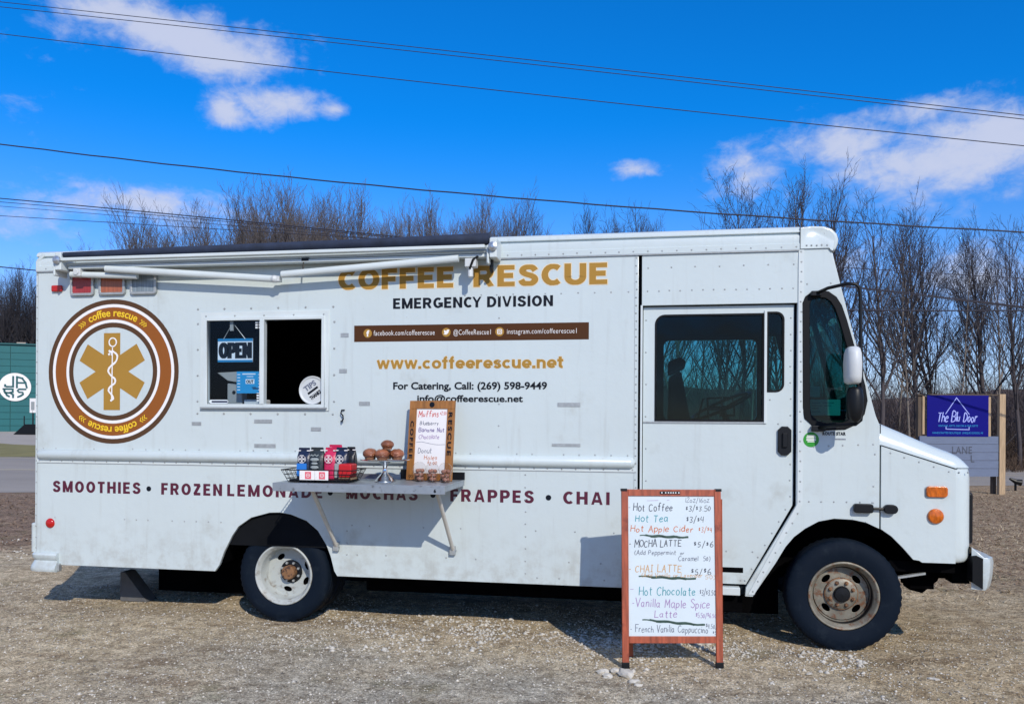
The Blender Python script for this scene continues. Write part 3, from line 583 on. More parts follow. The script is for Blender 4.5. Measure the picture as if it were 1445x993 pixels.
# windscreen frame + glass
def slope_pt(y, u):  # u 0 bottom .. 1 top along the windscreen plane
    return (1.62 - .325 * u, y, 1.74 + 1.27 * u)
mb = MB()
for (y0, y1, u0, u1) in ((.03, .12, 0, 1), (TW - .12, TW - .03, 0, 1), (.12, TW - .12, .90, 1), (.12, TW - .12, 0, .06), (1.12, 1.17, .06, .90)):
    q = [slope_pt(y0, u0), slope_pt(y1, u0), slope_pt(y1, u1), slope_pt(y0, u1)]
    mb.add(q + [(p[0] - .035, p[1], p[2] - .01) for p in q], [(0, 1, 2, 3), (7, 6, 5, 4), (0, 4, 5, 1), (1, 5, 6, 2), (2, 6, 7, 3), (3, 7, 4, 0)])
ws = obj('windscreen_frame', mb, 'black', T)
for y0, y1 in ((.12, 1.12), (1.17, TW - .12)):
    q = [slope_pt(y0, .06), slope_pt(y1, .06), slope_pt(y1, .90), slope_pt(y0, .90)]
    mb = MB(); mb.add([(p[0] - .012, p[1], p[2]) for p in q] + [(p[0] - .016, p[1], p[2]) for p in q], [(0, 1, 2, 3), (7, 6, 5, 4), (0, 4, 5, 1), (1, 5, 6, 2), (2, 6, 7, 3), (3, 7, 4, 0)]); obj('windscreen', mb, 'glass_cab', ws)
# ---- inside
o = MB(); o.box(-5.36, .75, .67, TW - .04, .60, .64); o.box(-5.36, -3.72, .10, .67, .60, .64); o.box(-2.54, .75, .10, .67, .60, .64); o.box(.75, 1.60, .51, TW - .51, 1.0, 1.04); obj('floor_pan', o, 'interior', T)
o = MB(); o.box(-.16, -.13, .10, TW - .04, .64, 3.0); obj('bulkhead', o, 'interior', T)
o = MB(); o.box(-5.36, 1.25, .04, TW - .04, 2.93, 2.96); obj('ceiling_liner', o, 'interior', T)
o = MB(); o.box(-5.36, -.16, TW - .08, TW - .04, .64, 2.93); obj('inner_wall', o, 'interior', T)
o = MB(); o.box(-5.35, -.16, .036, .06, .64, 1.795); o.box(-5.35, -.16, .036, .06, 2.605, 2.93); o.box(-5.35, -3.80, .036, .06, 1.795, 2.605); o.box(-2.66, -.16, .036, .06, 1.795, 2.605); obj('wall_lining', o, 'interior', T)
o = MB(); o.prism([(1.16, 1.60), (1.36, 1.70), (1.58, 1.68), (1.58, 1.0), (1.28, 1.0)], .2, TW - .1); obj('dashboard', o, 'black', T, bevel=.02)
seat = obj('driver_seat', MB().box(.14, .64, 1.25, 1.75, 1.12, 1.26), 'seat_cloth', T, bevel=.04)
o = MB(); o.prism([(.12, 1.20), (.34, 1.20), P(974, 590, 1.3), P(961, 522, 1.3), (.14, 2.12)], 1.27, 1.73); obj('seat_back', o, 'seat_cloth', seat, bevel=.03)
o = MB(); o.prism([(.13, 2.14), P(966, 520, 1.45), P(968, 510, 1.45), P(960, 504, 1.45), (.13, 2.27)], 1.38, 1.62); obj('headrest', o, 'seat_cloth', seat, bevel=.02)
o = MB(); o.box(.15, .35, 1.4, 1.6, .64, 1.12); obj('seat_pedestal', o, 'black', seat)
mb = MB(); ax = Vector((-.42, -.12, .90)).normalized(); e1 = Vector((0, 1, 0)); e2 = ax.cross(e1)
cc = Vector((P(1017, 573, 1.5)[0], 1.50, P(1017, 573, 1.5)[1])); e1 = (e1 - ax * e1.dot(ax)).normalized(); e2 = ax.cross(e1); ring = [cc + (e1 * math.cos(2 * math.pi * k / 28) + e2 * math.sin(2 * math.pi * k / 28)) * .29 for k in range(29)]
mb.tube(ring, .016, 8)
for k in (2, 12, 21): mb.tube([cc - ax * .03, ring[k]], .012, 6)
mb.tube([cc - ax * .0, cc - ax * .6], .03, 8); obj('steering_wheel', mb, 'black', T, smooth=True)
# cage rack inside the near door
mb = MB()
for pth in [[(P(a, b_, .9)[0], .9, P(a, b_, .9)[1]) for a, b_ in q_] for q_ in ([(984, 594), (992, 563), (998, 561), (1000, 594)], [(998, 562), (1018, 561), (1019, 573), (1034, 574), (1034, 561), (1020, 561)], [(1001, 574), (1016, 574), (1016, 586), (1036, 586), (1036, 574)])]: mb.tube(pth, .010, 6)
obj('grab_frame', mb, 'black', T)
# ---- mouldings
rows = []
for x, k in ((-5.375, .35), (-5.36, .8), (-5.34, 1), (-.175, 1), (-.155, .8), (-.142, .35)):
    rows.append([(x, -.045 * k * math.sin(R(a)), 1.388 + .045 * k * math.cos(R(a))) for a in range(0, 181, 15)])
mb = MB(); mb.loft(rows); obj('rub_rail', mb, 'paint', T, smooth='all')
o = MB(); o.box(-5.385, -.13, -.003, -.0005, 1.318, 1.350); obj('rail_flange', o, 'trim_white', T)
o = MB(); o.box(-5.385, -.13, -.0042, -.0008, 1.313, 1.3175); obj('lap_seam', o, 'tab_metal', T)
o = MB(); o.box(-5.385, -.145, -.0042, -.0008, 1.336, 1.343); obj('rail_shadow_gap', o, 'seam', T) if False else None
o = MB(); o.box(-.150, -.147, -.002, .0, .44, ZG - .01); obj('panel_seam', o, 'tab_metal', T)
o = MB(); o.box(-5.385, -5.382, -.002, .0, .53, ZG - .01); obj('panel_seam', o, 'tab_metal', T)
# rivets: small domes, far too many to tell apart
rv = MB()
def rivet(x, z, y=0, r=.0075):
    n = 6; b = [(x + r * math.cos(2 * math.pi * k / n), y, z + r * math.sin(2 * math.pi * k / n)) for k in range(n)]; t_ = [(x + r * .5 * math.cos(2 * math.pi * k / n), y - r * .55, z + r * .5 * math.sin(2 * math.pi * k / n)) for k in range(n)]
    rv.add(b + t_, [(k, (k + 1) % n, n + (k + 1) % n, n + k) for k in range(n)] + [tuple(range(n, 2 * n))])
def rline(x0, z0, x1, z1, n, y=0, skip=0):
    for k in range(n):
        if random.random() < skip: continue
        u = k / max(n - 1, 1); rivet(x0 + (x1 - x0) * u + random.uniform(-.003, .003), z0 + (z1 - z0) * u + random.uniform(-.002, .002), y)
rline(-1.15, 3.027, 1.05, 3.027, 21, -.010); rline(-5.3, 3.027, -5.1, 3.027, 3, -.010)
rline(1.12, 3.035, 1.27, 3.035, 5, -.012)
rline(-1.5, 2.716, -.2, 2.716, 11); rline(-5.32, 1.445, -.2, 1.445, 42, 0, .3); rline(-5.36, 1.333, -.16, 1.333, 48, -.003)
rline(-5.2, .835, -3.62, .835, 15, 0, .25); rline(-2.45, .84, -.3, .84, 15, 0, .3)
for x in (-2.49, -1.0): rline(x, .50, x, 1.28, 9, 0, .2)
for x in (-1.22,): rline(x, 1.5, x, 2.7, 8, 0, .3)
rline(-5.392, .56, -5.392, 2.98, 26); rline(-.137, .46, -.137, 2.98, 42)
rline(-.05, 2.90, 1.03, 2.90, 7, .002); rline(-.05, 2.72, 1.03, 2.72, 14, .002)
rline(1.085, 1.12, 1.085, 2.99, 26, -.006); rline(1.07, 1.03, .745, .43, 9, -.006)
rline(-.06, 1.0, -.06, 2.5, 7, .042); rline(1.02, 1.15, 1.02, 2.5, 12, .042); rline(.99, 1.05, .69, .50, 7, .042); rline(-.05, .50, .66, .50, 6, .042); rline(.87, 1.88, .93, 1.70, 2, .042); rline(-.02, .72, .75, .72, 5, .042, .2)
rline(1.15, 1.12, 1.60, 1.12, 6); rline(1.18, 1.53, 1.60, 1.55, 5); rline(1.60, 1.0, 1.615, 1.6, 6, 0, .3); rline(1.13, 2.75, 1.30, 2.75, 2)
rline(1.72, 1.49, 2.12, 1.357, 5); rline(2.19, 1.355, 2.25, 1.355, 2); rline(-2.4, .60, -.4, .6, 9, 0, .5); rline(-.9, .47, -.2, .47, 5, 0, .3)
# window plate bolts
for x in np.linspace(-3.84, -2.62, 6): rivet(x, 2.645, 0, .011); rivet(x, 1.755, 0, .011)
for z in np.linspace(1.86, 2.52, 4): rivet(-3.84, z, 0, .011); rivet(-2.61, z, 0, .011)
stuff(obj('rivets', rv, 'tab_metal', T, fix=False))
rv = MB()
for x in np.linspace(-3.76, -2.70, 5): rivet(x, 2.583, -.010, .009); rivet(x, 1.812, -.010, .009)
rb = rv
# serving window
fo = [(-3.81, 1.785), (-2.655, 1.785), (-2.655, 2.615), (-3.81, 2.615)]
win = panel('serving_window', fo, [[(-3.748, 1.836), (-2.712, 1.836), (-2.712, 2.546), (-3.748, 2.546)]], -.010, .012, 'trim_white', T, bev=.002)
panel('window_frame', [(-3.775, 1.812), (-2.690, 1.812), (-2.690, 2.566), (-3.775, 2.566)], [[(-3.748, 1.836), (-2.712, 1.836), (-2.712, 2.546), (-3.748, 2.546)]], -.024, .06, 'trim_white', win, bev=.002)
o = MB(); o.box(-3.262, -3.222, -.030, .03, 1.836, 2.546); obj('window_mullion', o, 'trim_white', win, bevel=.004)
o = MB(); o.box(-3.745, -3.262, .006, .010, 1.838, 2.544); pane = obj('window_pane', o, 'glass_serve', win)
o = MB(); o.box(-3.80, -2.668, -.034, -.01, 1.800, 1.812); obj('window_ledge', o, 'tab_metal', win)
stuff(obj('bolts', rb, 'tab_metal', win, fix=False))
o = MB()
for (bx, bz, n_) in ((-3.315, 2.49, 3), (-3.300, 1.875, 3)):
    for i in range(2):
        for j in range(n_): o.box(bx + i * .030, bx + i * .030 + .020, .0035, .0055, bz - j * .022 + (.03 if n_ else 0), bz - j * .022 + .013 + .03)
    o.box(bx, bx + .045, .0035, .0055, bz + .052, bz + .057)
obj('window_stickers', o, 'open_white', pane)
sg = panel('label_sticker', capsule(-3.735, -3.56, 1.858, .016, 0, 0), [], .0035, .002, 'open_white', pane)
o = MB(); o.box(-3.71, -3.565, .0012, .0033, 1.851, 1.865); obj('sticker_band', o, 'bag_navy', sg)
o = MB(); o.box(-5.0, -1.5, .36, 1.0, 1.45, 1.50); obj('inner_counter', o, 'interior', T)
# wall tabs (small metal plates), hook, stains
for (px0, px1, pz0, pz1) in ((271, 284, 595, 600), (359, 384, 591.5, 597), (439, 453, 602.5, 608), (359, 389, 626, 631.5), (481, 492, 470, 475.5), (479, 489.5, 520.5, 526), (507, 522, 566.5, 572), (787, 819, 568, 573.6), (779, 819, 625.5, 630)):
    x0, z1 = P(px0, pz0); x1, z0 = P(px1, pz1); o = MB(); o.box(x0, x1, -.004, -.0005, z0, z1); obj('metal_tab', o, 'tab_metal', T)
mb = MB(); mb.tube([(-2.545, -.006, 1.70), (-2.53, -.03, 1.695), (-2.515, -.035, 1.715), (-2.52, -.03, 1.745), (-2.54, -.025, 1.765), (-2.535, -.02, 1.79), (-2.515, -.005, 1.79)], .006, 6); obj('wall_hook', mb, 'black', T, smooth=True)
o = MB(); o.box(-1.735, -1.705, -.012, -.0005, 1.775, 1.79); o.box(-1.72, -1.70, -.012, -.0005, 1.79, 1.80); obj('wall_catch', o, 'black', T)
# ---- lettering on the side
def arc_fn(cx, cz, rad, a_mid, span, h, flip=False):
    def f(u, w):
        if not flip: a = R(a_mid + span / 2 - span * u); r = rad + w * h
        else: a = R(a_mid + span / 2 - span * u); r = rad + w * h
        return cx + r * math.cos(a), cz + r * math.sin(a)
    return f
LX, LZ, LR = -4.645, 2.118, .628
logo = panel('logo', disc(LX, LZ, LR, 72), [disc(LX, LZ, LR * .935, 72)], -.0016, .0012, 'ring_brown', T)
def ring(name, r1, r0, m, d=0): panel(name, disc(LX, LZ, LR * r1, 72), [disc(LX, LZ, LR * r0, 72)] if r0 else [], -.0016 - d, .0012, m, logo)
ring('logo_ring', .932, .892, 'print_white'); ring('logo_ring', .889, .722, 'brown_mid'); ring('logo_ring', .719, .680, 'print_white'); ring('logo_ring', .677, .612, 'ring_brown')
fn = arc_fn(LX, LZ, LR * .765, 90, 55, LR * .105)
lettering('coffee rescue', 0, 0, 0, 0, 'print_yellow', logo, y=-.0032, bold=.016, fn=fn)
fn = arc_fn(LX, LZ, LR * .765, 270, 55, LR * .105)
lettering('coffee rescue', 0, 0, 0, 0, 'print_yellow', logo, y=-.0032, bold=.016, fn=fn)
for am in (90, 270):
    mb = MB()
    for sgn in (1, -1):
        for k in range(3):
            a = am + sgn * (33 + k * 2.6); pts = []
            for da, rr in ((-1.0, .775), (1.0, .805), (-1.0, .835)):
                aa = R(a - da * 1.0); pts.append((LX + LR * rr * math.cos(aa), LZ + LR * rr * math.sin(aa)))
            ribbons(mb, [pts], lambda a_, b_: (a_, b_), -.0031, .0035)
    obj('logo_chevrons', mb, 'print_yellow', logo, fix=False)
sa = .125 / 1.03; sl = .342
star = []
for k in range(6):
    a = R(90 - 60 * k); d = (math.cos(a), math.sin(a)); n_ = (-d[1], d[0]); w = .083
    inner = w / math.tan(R(30)); 
    star += [(LX + d[0] * sl * .98 + n_[0] * w, LZ - .0 + d[1] * sl * .98 + n_[1] * w), (LX + d[0] * sl * .98 - n_[0] * w, LZ + d[1] * sl * .98 - n_[1] * w), (LX + d[0] * inner - n_[0] * w, LZ + d[1] * inner - n_[1] * w)]
star = [(LX - .008 + (x - LX) * .95, z) for x, z in star]
panel('star_of_life', star, [], -.0016, .0012, 'gold', logo)
mb = MB(); ribbons(mb, [[(LX + .0 + .035 * math.cos(R(a)), LZ + .255 + .037 * math.sin(R(a))) for a in range(-90, 271, 20)], [(LX - .002, LZ + .215), (LX - .008, LZ - .24)]], lambda a_, b_: (a_, b_), -.0032, .006)
pts = smooth_stroke([(LX - .035, LZ + .150), (LX - .01, LZ + .175), (LX + .02, LZ + .165), (LX + .045, LZ + .135), (LX + .03, LZ + .085), (LX - .02, LZ + .045), (LX - .042, LZ + .005), (LX - .015, LZ - .035), (LX + .022, LZ - .065), (LX + .022, LZ - .10), (LX - .02, LZ - .13), (LX - .038, LZ - .165), (LX - .01, LZ - .20), (LX + .008, LZ - .235), (LX - .02, LZ - .255)])
ribbons(mb, [pts, [(LX - .035, LZ + .15), (LX - .012, LZ + .165), (LX - .03, LZ + .178), (LX - .01, LZ + .15)]], lambda a_, b_: (a_, b_), -.0034, .0085); obj('snake_staff', mb, 'print_white', logo, fix=False)
heavy('COFFEE', -2.574, -1.597, 2.782, 2.950, 'gold_edge', T, y=-.0008, t=.31, gap=.13, name='headline_edge', grow=.006)
heavy('RESCUE', -1.43, -0.36, 2.782, 2.950, 'gold_edge', T, y=-.0008, t=.31, gap=.13, name='headline_edge', grow=.006)
heavy('COFFEE', -2.574, -1.597, 2.782, 2.950, 'gold', T, y=-.0020, t=.31, gap=.13, name='headline')
heavy('RESCUE', -1.43, -0.36, 2.782, 2.950, 'gold', T, y=-.0020, t=.31, gap=.13, name='headline')
heavy('EMERGENCY DIVISION', -2.103, -.790, 2.618, 2.704, 'print_black', T, t=.27, gap=.15)
bar = panel('contact_band', [(-2.437, 2.352), (-.504, 2.352), (-.504, 2.486), (-2.437, 2.486)], [], -.0016, .0012, 'brown_dark', T)
for x, ch in ((-2.320, 'f'), (-1.655, ''), (-1.216, '')):
    ic = panel('round_icon', disc(x, 2.421, .036, 24), [], -.0028, .001, 'gold', bar)
lettering('f', -2.330, -2.306, 2.398, 2.446, 'print_white', bar, y=-.0042, bold=.05)
bird = [(-1.678, 2.405), (-1.655, 2.402), (-1.638, 2.415), (-1.633, 2.432), (-1.628, 2.441), (-1.640, 2.443), (-1.650, 2.440), (-1.655, 2.430), (-1.672, 2.441), (-1.674, 2.425), (-1.668, 2.415)]
panel('bird_icon', bird, [], -.0042, .001, 'print_white', bar)
panel('camera_icon', rrect(-1.236, -1.196, 2.401, 2.441, .010), [rrect(-1.230, -1.202, 2.407, 2.435, .006)], -.0042, .001, 'print_white', bar)
panel('camera_lens', disc(-1.216, 2.421, .010, 16), [disc(-1.216, 2.421, .0055, 12)], -.0042, .001, 'print_white', bar)
lettering('facebook.com/coffeerescue', -2.268, -1.752, 2.402, 2.443, 'print_white', bar, y=-.0030, bold=-.007, space=1.1)
lettering('@CoffeeRescue1', -1.595, -1.288, 2.400, 2.441, 'print_white', bar, y=-.0030, bold=-.007, space=1.1, ref='CR')
lettering('instagram.com/coffeerescue1', -1.156, -.600, 2.402, 2.441, 'print_white', bar, y=-.0030, bold=-.007, space=1.1)
heavy('www.coffeerescue.net', -2.240, -.700, 2.128, 2.232, 'gold_edge', T, y=-.0008, t=.25, gap=.05, name='web_address_edge', grow=.003)
heavy('www.coffeerescue.net', -2.240, -.700, 2.128, 2.232, 'gold', T, y=-.0020, t=.25, gap=.05, name='web_address')
lettering('For Catering, Call: (269) 598-9449', -2.099, -.832, 1.960, 2.020, 'print_black', T, bold=.024, ref='FC')
lettering('info@coffeerescue.net', -1.895, -1.025, 1.860, 1.915, 'print_black', T, bold=.022, ref='fi')
for s, x0, x1 in (('SMOOTHIES', 75, 198), ('FROZEN', 228, 313), ('LEMONADE', 321, 455), ('MOCHAS', 489, 589), ('FRAPPES', 636, 753), ('CHAI', 795, 860)):
    heavy(s, P(x0, 690)[0], P(x1, 700)[0], 1.058, 1.158, 'print_maroon', T, t=.27, gap=.27)
for x in (210, 466, 611, 774): panel('bullet_dot', disc(P(x, 700)[0], 1.105, .022, 20), [], -.0022, .0018, 'print_black', T)
# ---- scene lights and markers
for px0, px1, m in ((102, 134, 'lens_redbox'), (142, 178, 'lens_orangebox'), (186, 222, 'lens_clear')):
    x0 = P(px0, 400)[0]; x1 = P(px1, 400)[0]
    f = panel('scene_light', rrect(x0, x1, 2.785, 2.965, .022), [rrect(x0 + .016, x1 - .016, 2.801, 2.949, .014)], -.028, .028, 'tab_metal', T, bev=.003)
    panel('light_lens', rrect(x0 + .0165, x1 - .0165, 2.8015, 2.9485, .014), [], -.020, .019, m, f, bev=.002)
o = MB(); o.box(-5.235, -5.135, -.028, 0, 2.822, 2.878); obj('marker_light', o, 'lens_red', T, bevel=.010)
o = MB(); o.lathe([(.044, 0), (.040, -.010), (.030, -.018), (.0, -.022)], (-5.25, 0, .782), 'Y', 24); obj('marker_light', o, 'lens_red', T, smooth=True)
# ---- awning: cassette bar, rolled canvas, two folded arms with brackets
aw = obj('awning', MB().box(-5.06, -1.30, -.205, -.150, 3.052, 3.080), 'trim_white', T, bevel=.006)
rows = []
for x, r in ((-5.02, .026), (-4.6, .030), (-4.0, .034), (-3.2, .038), (-2.4, .042), (-1.6, .046), (-1.275, .048)):
    rows.append([(x, -.15 + 1.25 * r * math.cos(R(a)), 3.082 + r + r * .98 * math.sin(R(a)) + .002 * math.sin(x * 9 + a)) for a in range(0, 360, 24)])
mb = MB(); mb.loft(rows, close=True, cap=True); obj('rolled_canvas', mb, 'navy_fabric', aw, smooth='all')
o = MB(); o.box(-5.02, -1.27, -.12, -.013, 3.026, 3.050); obj('awning_back_rail', o, 'trim_white', aw, bevel=.004)
o = MB(); o.box(-4.98, -1.3, -.135, -.05, 2.995, 3.020); obj('awning_torsion_bar', o, 'trim_white', aw, bevel=.004)
for x in (-5.03, -1.235):
    o = MB(); o.box(x - .03, x + .03, -.20, -.012, 2.975, 3.13); o.box(x - .055, x - .035, -.19, -.03, 2.93, 3.08); b = obj('awning_bracket', o, 'trim_white', aw, bevel=.010)
    o = MB(); o.lathe([(.035, 0), (.035, -.02), (.012, -.028), (.0, -.028)], (x + .0, -.20, 3.06), 'Y', 14); obj('bracket_cap', o, 'steel', b)
def arm(p0, p1, w, name='awning_arm'):
    p0, p1 = Vector(p0), Vector(p1); d = (p1 - p0).normalized(); n_ = Vector((0, -1, 0)); u = d.cross(n_).normalized(); mb = MB(); rows = []
    for p in (p0, p1): rows.append([p + u * (w * math.cos(R(a))) * 1.0 + n_ * (.022 * math.sin(R(a))) for a in range(0, 360, 30)])
    mb.loft(rows, close=True, cap=True); return obj(name, mb, 'trim_white', aw, smooth=True)
a1 = arm((-4.62, -.135, 2.988), (-3.10, -.115, 2.868), .029)
a2 = arm((-3.02, -.125, 2.900), (-1.52, -.150, 2.985), .029)
a3 = arm((-4.98, -.10, 2.955), (-4.35, -.09, 2.925), .026, 'awning_elbow')
o = MB(); o.ball((-3.085, -.118, 2.866), .034, 8, 6); o.box(-3.10, -3.04, -.13, -.07, 2.845, 2.89); obj('arm_joint', o, 'cream_plastic', a1, bevel=.004)
o = MB(); o.box(-4.93, -4.86, -.14, -.06, 2.93, 3.00); o.tube([(-4.9, -.15, 2.965), (-4.9, -.05, 2.965)], .026, 10); obj('arm_joint', o, 'cream_plastic', a3, bevel=.006)
o = MB(); o.box(-1.47, -1.38, -.16, -.07, 2.915, 2.985); o.tube([(-1.43, -.13, 2.95), (-1.425, -.14, 2.835)], .022, 10); jb = obj('arm_joint', o, 'cream_plastic', a2, bevel=.008)
o = MB(); o.tube([(-1.43, -.155, 2.90), (-1.40, -.165, 2.97), (-1.37, -.13, 3.0)], .010, 8); obj('release_lever', o, 'black', jb)
o = MB(); o.tube([(-1.265, -.10, 2.90), (-1.265, -.10, 2.98)], .016, 8); o.tube([(-1.265, -.125, 2.905), (-1.265, -.085, 2.885)], .013, 8); obj('crank_eye', o, 'black', aw)
o = MB(); o.tube([(-2.83, -.12, 3.02), (-2.83, -.13, 2.93)], .006, 6); o.box(-2.84, -2.78, -.14, -.11, 3.005, 3.03); obj('strap_buckle', o, 'black', aw)
# ---- fold-down shelf
SX0, SX1, SZ, SD = -2.83, -1.492, 1.235, .65
sh = obj('serving_shelf', MB().box(SX0, SX1, -SD, -.02, SZ - .010, SZ), 'galvanised', T, bevel=.002)
o = MB(); o.box(SX0, SX1, -SD - .004, -SD + .016, SZ - .062, SZ - .0005); obj('shelf_lip', o, 'galvanised', sh, bevel=.002)
for x in (SX0, SX1 - .012): obj('shelf_edge', MB().box(x, x + .012, -SD + .018, -.03, SZ - .045, SZ - .0105), 'galvanised', sh)
o = MB(); o.box(SX0 + .02, SX1 - .02, -.03, -.001, SZ - .045, SZ + .035); obj('shelf_hinge', o, 'steel', sh)
o = MB(); o.box(-1.62, -1.49, -.04, -.02, SZ + .0, SZ + .06); obj('hinge_plate', o, 'black', sh)
o = MB(); o.box(-2.02, -1.94, -.04, -.02, SZ + .0, SZ + .075); obj('hinge_plate', o, 'black', sh)
for x in (-2.574, -1.585):
    mb = MB(); mb.tube([(x, -.53, SZ - .045), (x, -.018, .668)], .016, 10); s_ = obj('shelf_strut', mb, 'leg_cream', sh, smooth=True)
    o = MB(); o.box(x - .026, x + .020, -.035, -.0005, .63, .70); o.tube([(x - .03, -.02, .665), (x + .03, -.02, .665)], .007, 8); obj('strut_foot', o, 'tab_metal', s_, bevel=.003)
lettering('6', SX1 - .082, SX1 - .064, SZ - .048, SZ - .022, 'print_black', sh, y=-SD - .0055, bold=.04)
# ---- mirror on its tube loop
mb = MB(); L = [(1.187, -.03, 2.672), (1.25, -.14, 2.693), (1.36, -.25, 2.705), (1.415, -.25, 2.70), (1.440, -.25, 2.675), (1.447, -.25, 2.62), (1.455, -.25, 2.2), (1.462, -.25, 1.80), (1.455, -.25, 1.73), (1.42, -.25, 1.70), (1.34, -.22, 1.695), (1.20, -.03, 1.672)]
mb.tube(L, .0125, 10); mir = obj('mirror_bracket', mb, 'black', T, smooth='all')
o = MB(); o.box(1.15, 1.225, -.05, 0, 2.65, 2.69); o.box(1.16, 1.26, -.05, 0, 1.645, 1.69); obj('bracket_mount', o, 'black', mir, bevel=.008)
rows = []
for z, a, b in ((1.985, .03, .05), (1.998, .048, .085), (2.04, .052, .095), (2.13, .054, .10), (2.20, .050, .095), (2.235, .042, .08), (2.25, .028, .05)):
    rows.append([(1.392 + a * max(-1, min(1, 1.25 * math.cos(R(q)))), -.285 + b * math.sin(R(q)), z) for q in range(0, 360, 24)])
mb = MB(); mb.loft(rows, close=True, cap=True); obj('mirror_housing', mb, 'cream_plastic', mir, smooth='all')
rows = []
for z, a, b in ((1.715, .022, .035), (1.74, .040, .055), (1.81, .052, .065), (1.89, .054, .065), (1.94, .046, .06), (1.965, .034, .05)):
    rows.append([(1.408 + a * max(-1, min(1, 1.2 * math.cos(R(q)))), -.275 + b * math.sin(R(q)), z) for q in range(0, 360, 24)])
mb = MB(); mb.loft(rows, close=True, cap=True); obj('convex_mirror', mb, 'black', mir, smooth='all')
# ---- wheels
def tyre_prof(ro, w):      # (r, y) outside face at y=0
    return [(.250, .030), (.262, .008), (.285, .001), (.330, -.006), (ro - .055, -.004), (ro - .022, .008), (ro - .008, .018), (ro, .030), (ro, .06), (ro - .010, .063), (ro - .010, .070), (ro, .073), (ro, w / 2 - .005), (ro - .010, w / 2), (ro, w / 2 + .005), (ro, w - .03), (ro - .02, w - .008), (ro - .055, w), (.30, w), (.25, w - .03)]
def tyre(cx, cy, cz, ro, w, parent, name='tyre'):
    prof = tyre_prof(ro, w); n = 96; rows = []
    for i, (r, h) in enumerate(prof):
        row = []
        for k in range(n):
            a = 2 * math.pi * k / n; rr = r
            if i in (6, 7, 15, 16) and k % 2: rr -= .007
            x, z = cx + rr * math.cos(a), cz + rr * math.sin(a); hh = h
            if z < .012: 
                x += (x - cx) * .03; hh -= .012 * (1 if i < 8 else -1 if i > 14 else 0); z = .012 + (z - .012) * .15
            row.append((x, cy + hh, z))
        rows.append(row)
    mb = MB(); mb.loft(rows, close=True); return obj(name, mb, 'rubber', parent, smooth=True)
def oval(cx, cz, a, b, rot, n=18):
    return [(cx + a * math.cos(2 * math.pi * k / n) * math.cos(rot) - b * math.sin(2 * math.pi * k / n) * math.sin(rot), cz + a * math.cos(2 * math.pi * k / n) * math.sin(rot) + b * math.sin(2 * math.pi * k / n) * math.cos(rot)) for k in range(n)]
def wheel(cx, cy, cz, ro, front):
    w = tyre(cx, cy, cz, ro, .225, T, 'wheel')
    m = 'rim_rust' if front else 'rim_white'; d = .105 if front else .165
    mb = MB(); rows = []
    pr = [(.250, .034), (.258, .010), (.252, .002), (.242, .004), (.236, .020), (.222, .030), (.216, .045), (.214, d - .01), (.205, d + .005)]
    for r, h in pr: rows.append([(cx + r * math.cos(2 * math.pi * k / 64), cy + h, cz + r * math.sin(2 * math.pi * k / 64)) for k in range(64)])
    mb.loft(rows, close=True); obj('rim', mb, m, w, smooth='all')
    holes = [oval(cx + .155 * math.cos(a), cz + .155 * math.sin(a), .040, .024, a + math.pi / 2) for a in ([R(45 + 90 * k) for k in range(4)] if front else [R(128), R(258), R(20), R(330)])]
    panel('wheel_disc', disc(cx, cz, .198 if front else .2145, 56), holes, cy + d, .008, m, w, bev=.002, smooth=True)
    if front:
        mb = MB(); mb.loft([[(cx + r * math.cos(2 * math.pi * k / 48), cy + h, cz + r * math.sin(2 * math.pi * k / 48)) for k in range(48)] for r, h in ((.2155, .046), (.2125, d + .01), (.197, d + .012))], close=True); obj('rim_barrel_shade', mb, 'black', w, smooth='all')  # barrel drawn black, the shadow inside the rim put into its colour
    panel('wheel_well_back', disc(cx, cz, .213, 32), [], cy + .20, .01, 'underbody', w)
    if front:
        mb = MB(); mb.lathe([(.118, d), (.116, d - .018), (.108, d - .024), (.062, d - .026), (.062, d - .020)], (cx, cy, cz), 'Y', 40); obj('hub_plate', mb, m, w, smooth=True)
        mb = MB(); mb.lathe([(.1225, d - .001), (.1225, d - .016), (.1165, d - .019), (.1165, d - .001)], (cx, cy, cz), 'Y', 40); obj('rust_ring', mb, 'hub_rust', w)
        mb = MB(); mb.lathe([(.058, d - .02), (.058, d - .045), (.052, d - .052), (.030, d - .054), (.0, d - .056)], (cx, cy, cz), 'Y', 28); obj('hub', mb, 'black', w, smooth=True)
        for k in range(8):
            a = R(22.5 + 45 * k); x, z = cx + .089 * math.cos(a), cz + .089 * math.sin(a)
            mb = MB(); mb.lathe([(.017, d - .024), (.017, d - .028), (.012, d - .029), (.012, d - .042), (.005, d - .044), (.005, d - .05), (.0, d - .05)], (x, cy, z), 'Y', 6, a0=random.random()); obj('lug_nut', mb, 'hub_rust', w)
    else:
        mb = MB(); mb.lathe([(.100, d), (.095, d - .012), (.080, d - .016), (.0, d - .016)], (cx, cy, cz), 'Y', 32); obj('hub_plate', mb, 'black', w, smooth=True)
        mb = MB(); mb.lathe([(.060, d - .016), (.060, d - .070), (.052, d - .080), (.0, d - .084)], (cx, cy, cz), 'Y', 20); obj('hub', mb, 'hub_rust', w, smooth=True)
        for k in range(8):
            a = R(22.5 + 45 * k); x, z = cx + .080 * math.cos(a), cz + .080 * math.sin(a)
            mb = MB(); mb.lathe([(.011, d - .016), (.011, d - .032), (.0, d - .033)], (x, cy, z), 'Y', 6); obj('lug_nut', mb, 'tab_metal', w)
        tyre(cx, cy + .26, cz, ro, .225, w, 'inner_tyre')
    return w
wheel(1.412, .040, .412, .418, True); wheel(-3.075, .045, .400, .405, False)
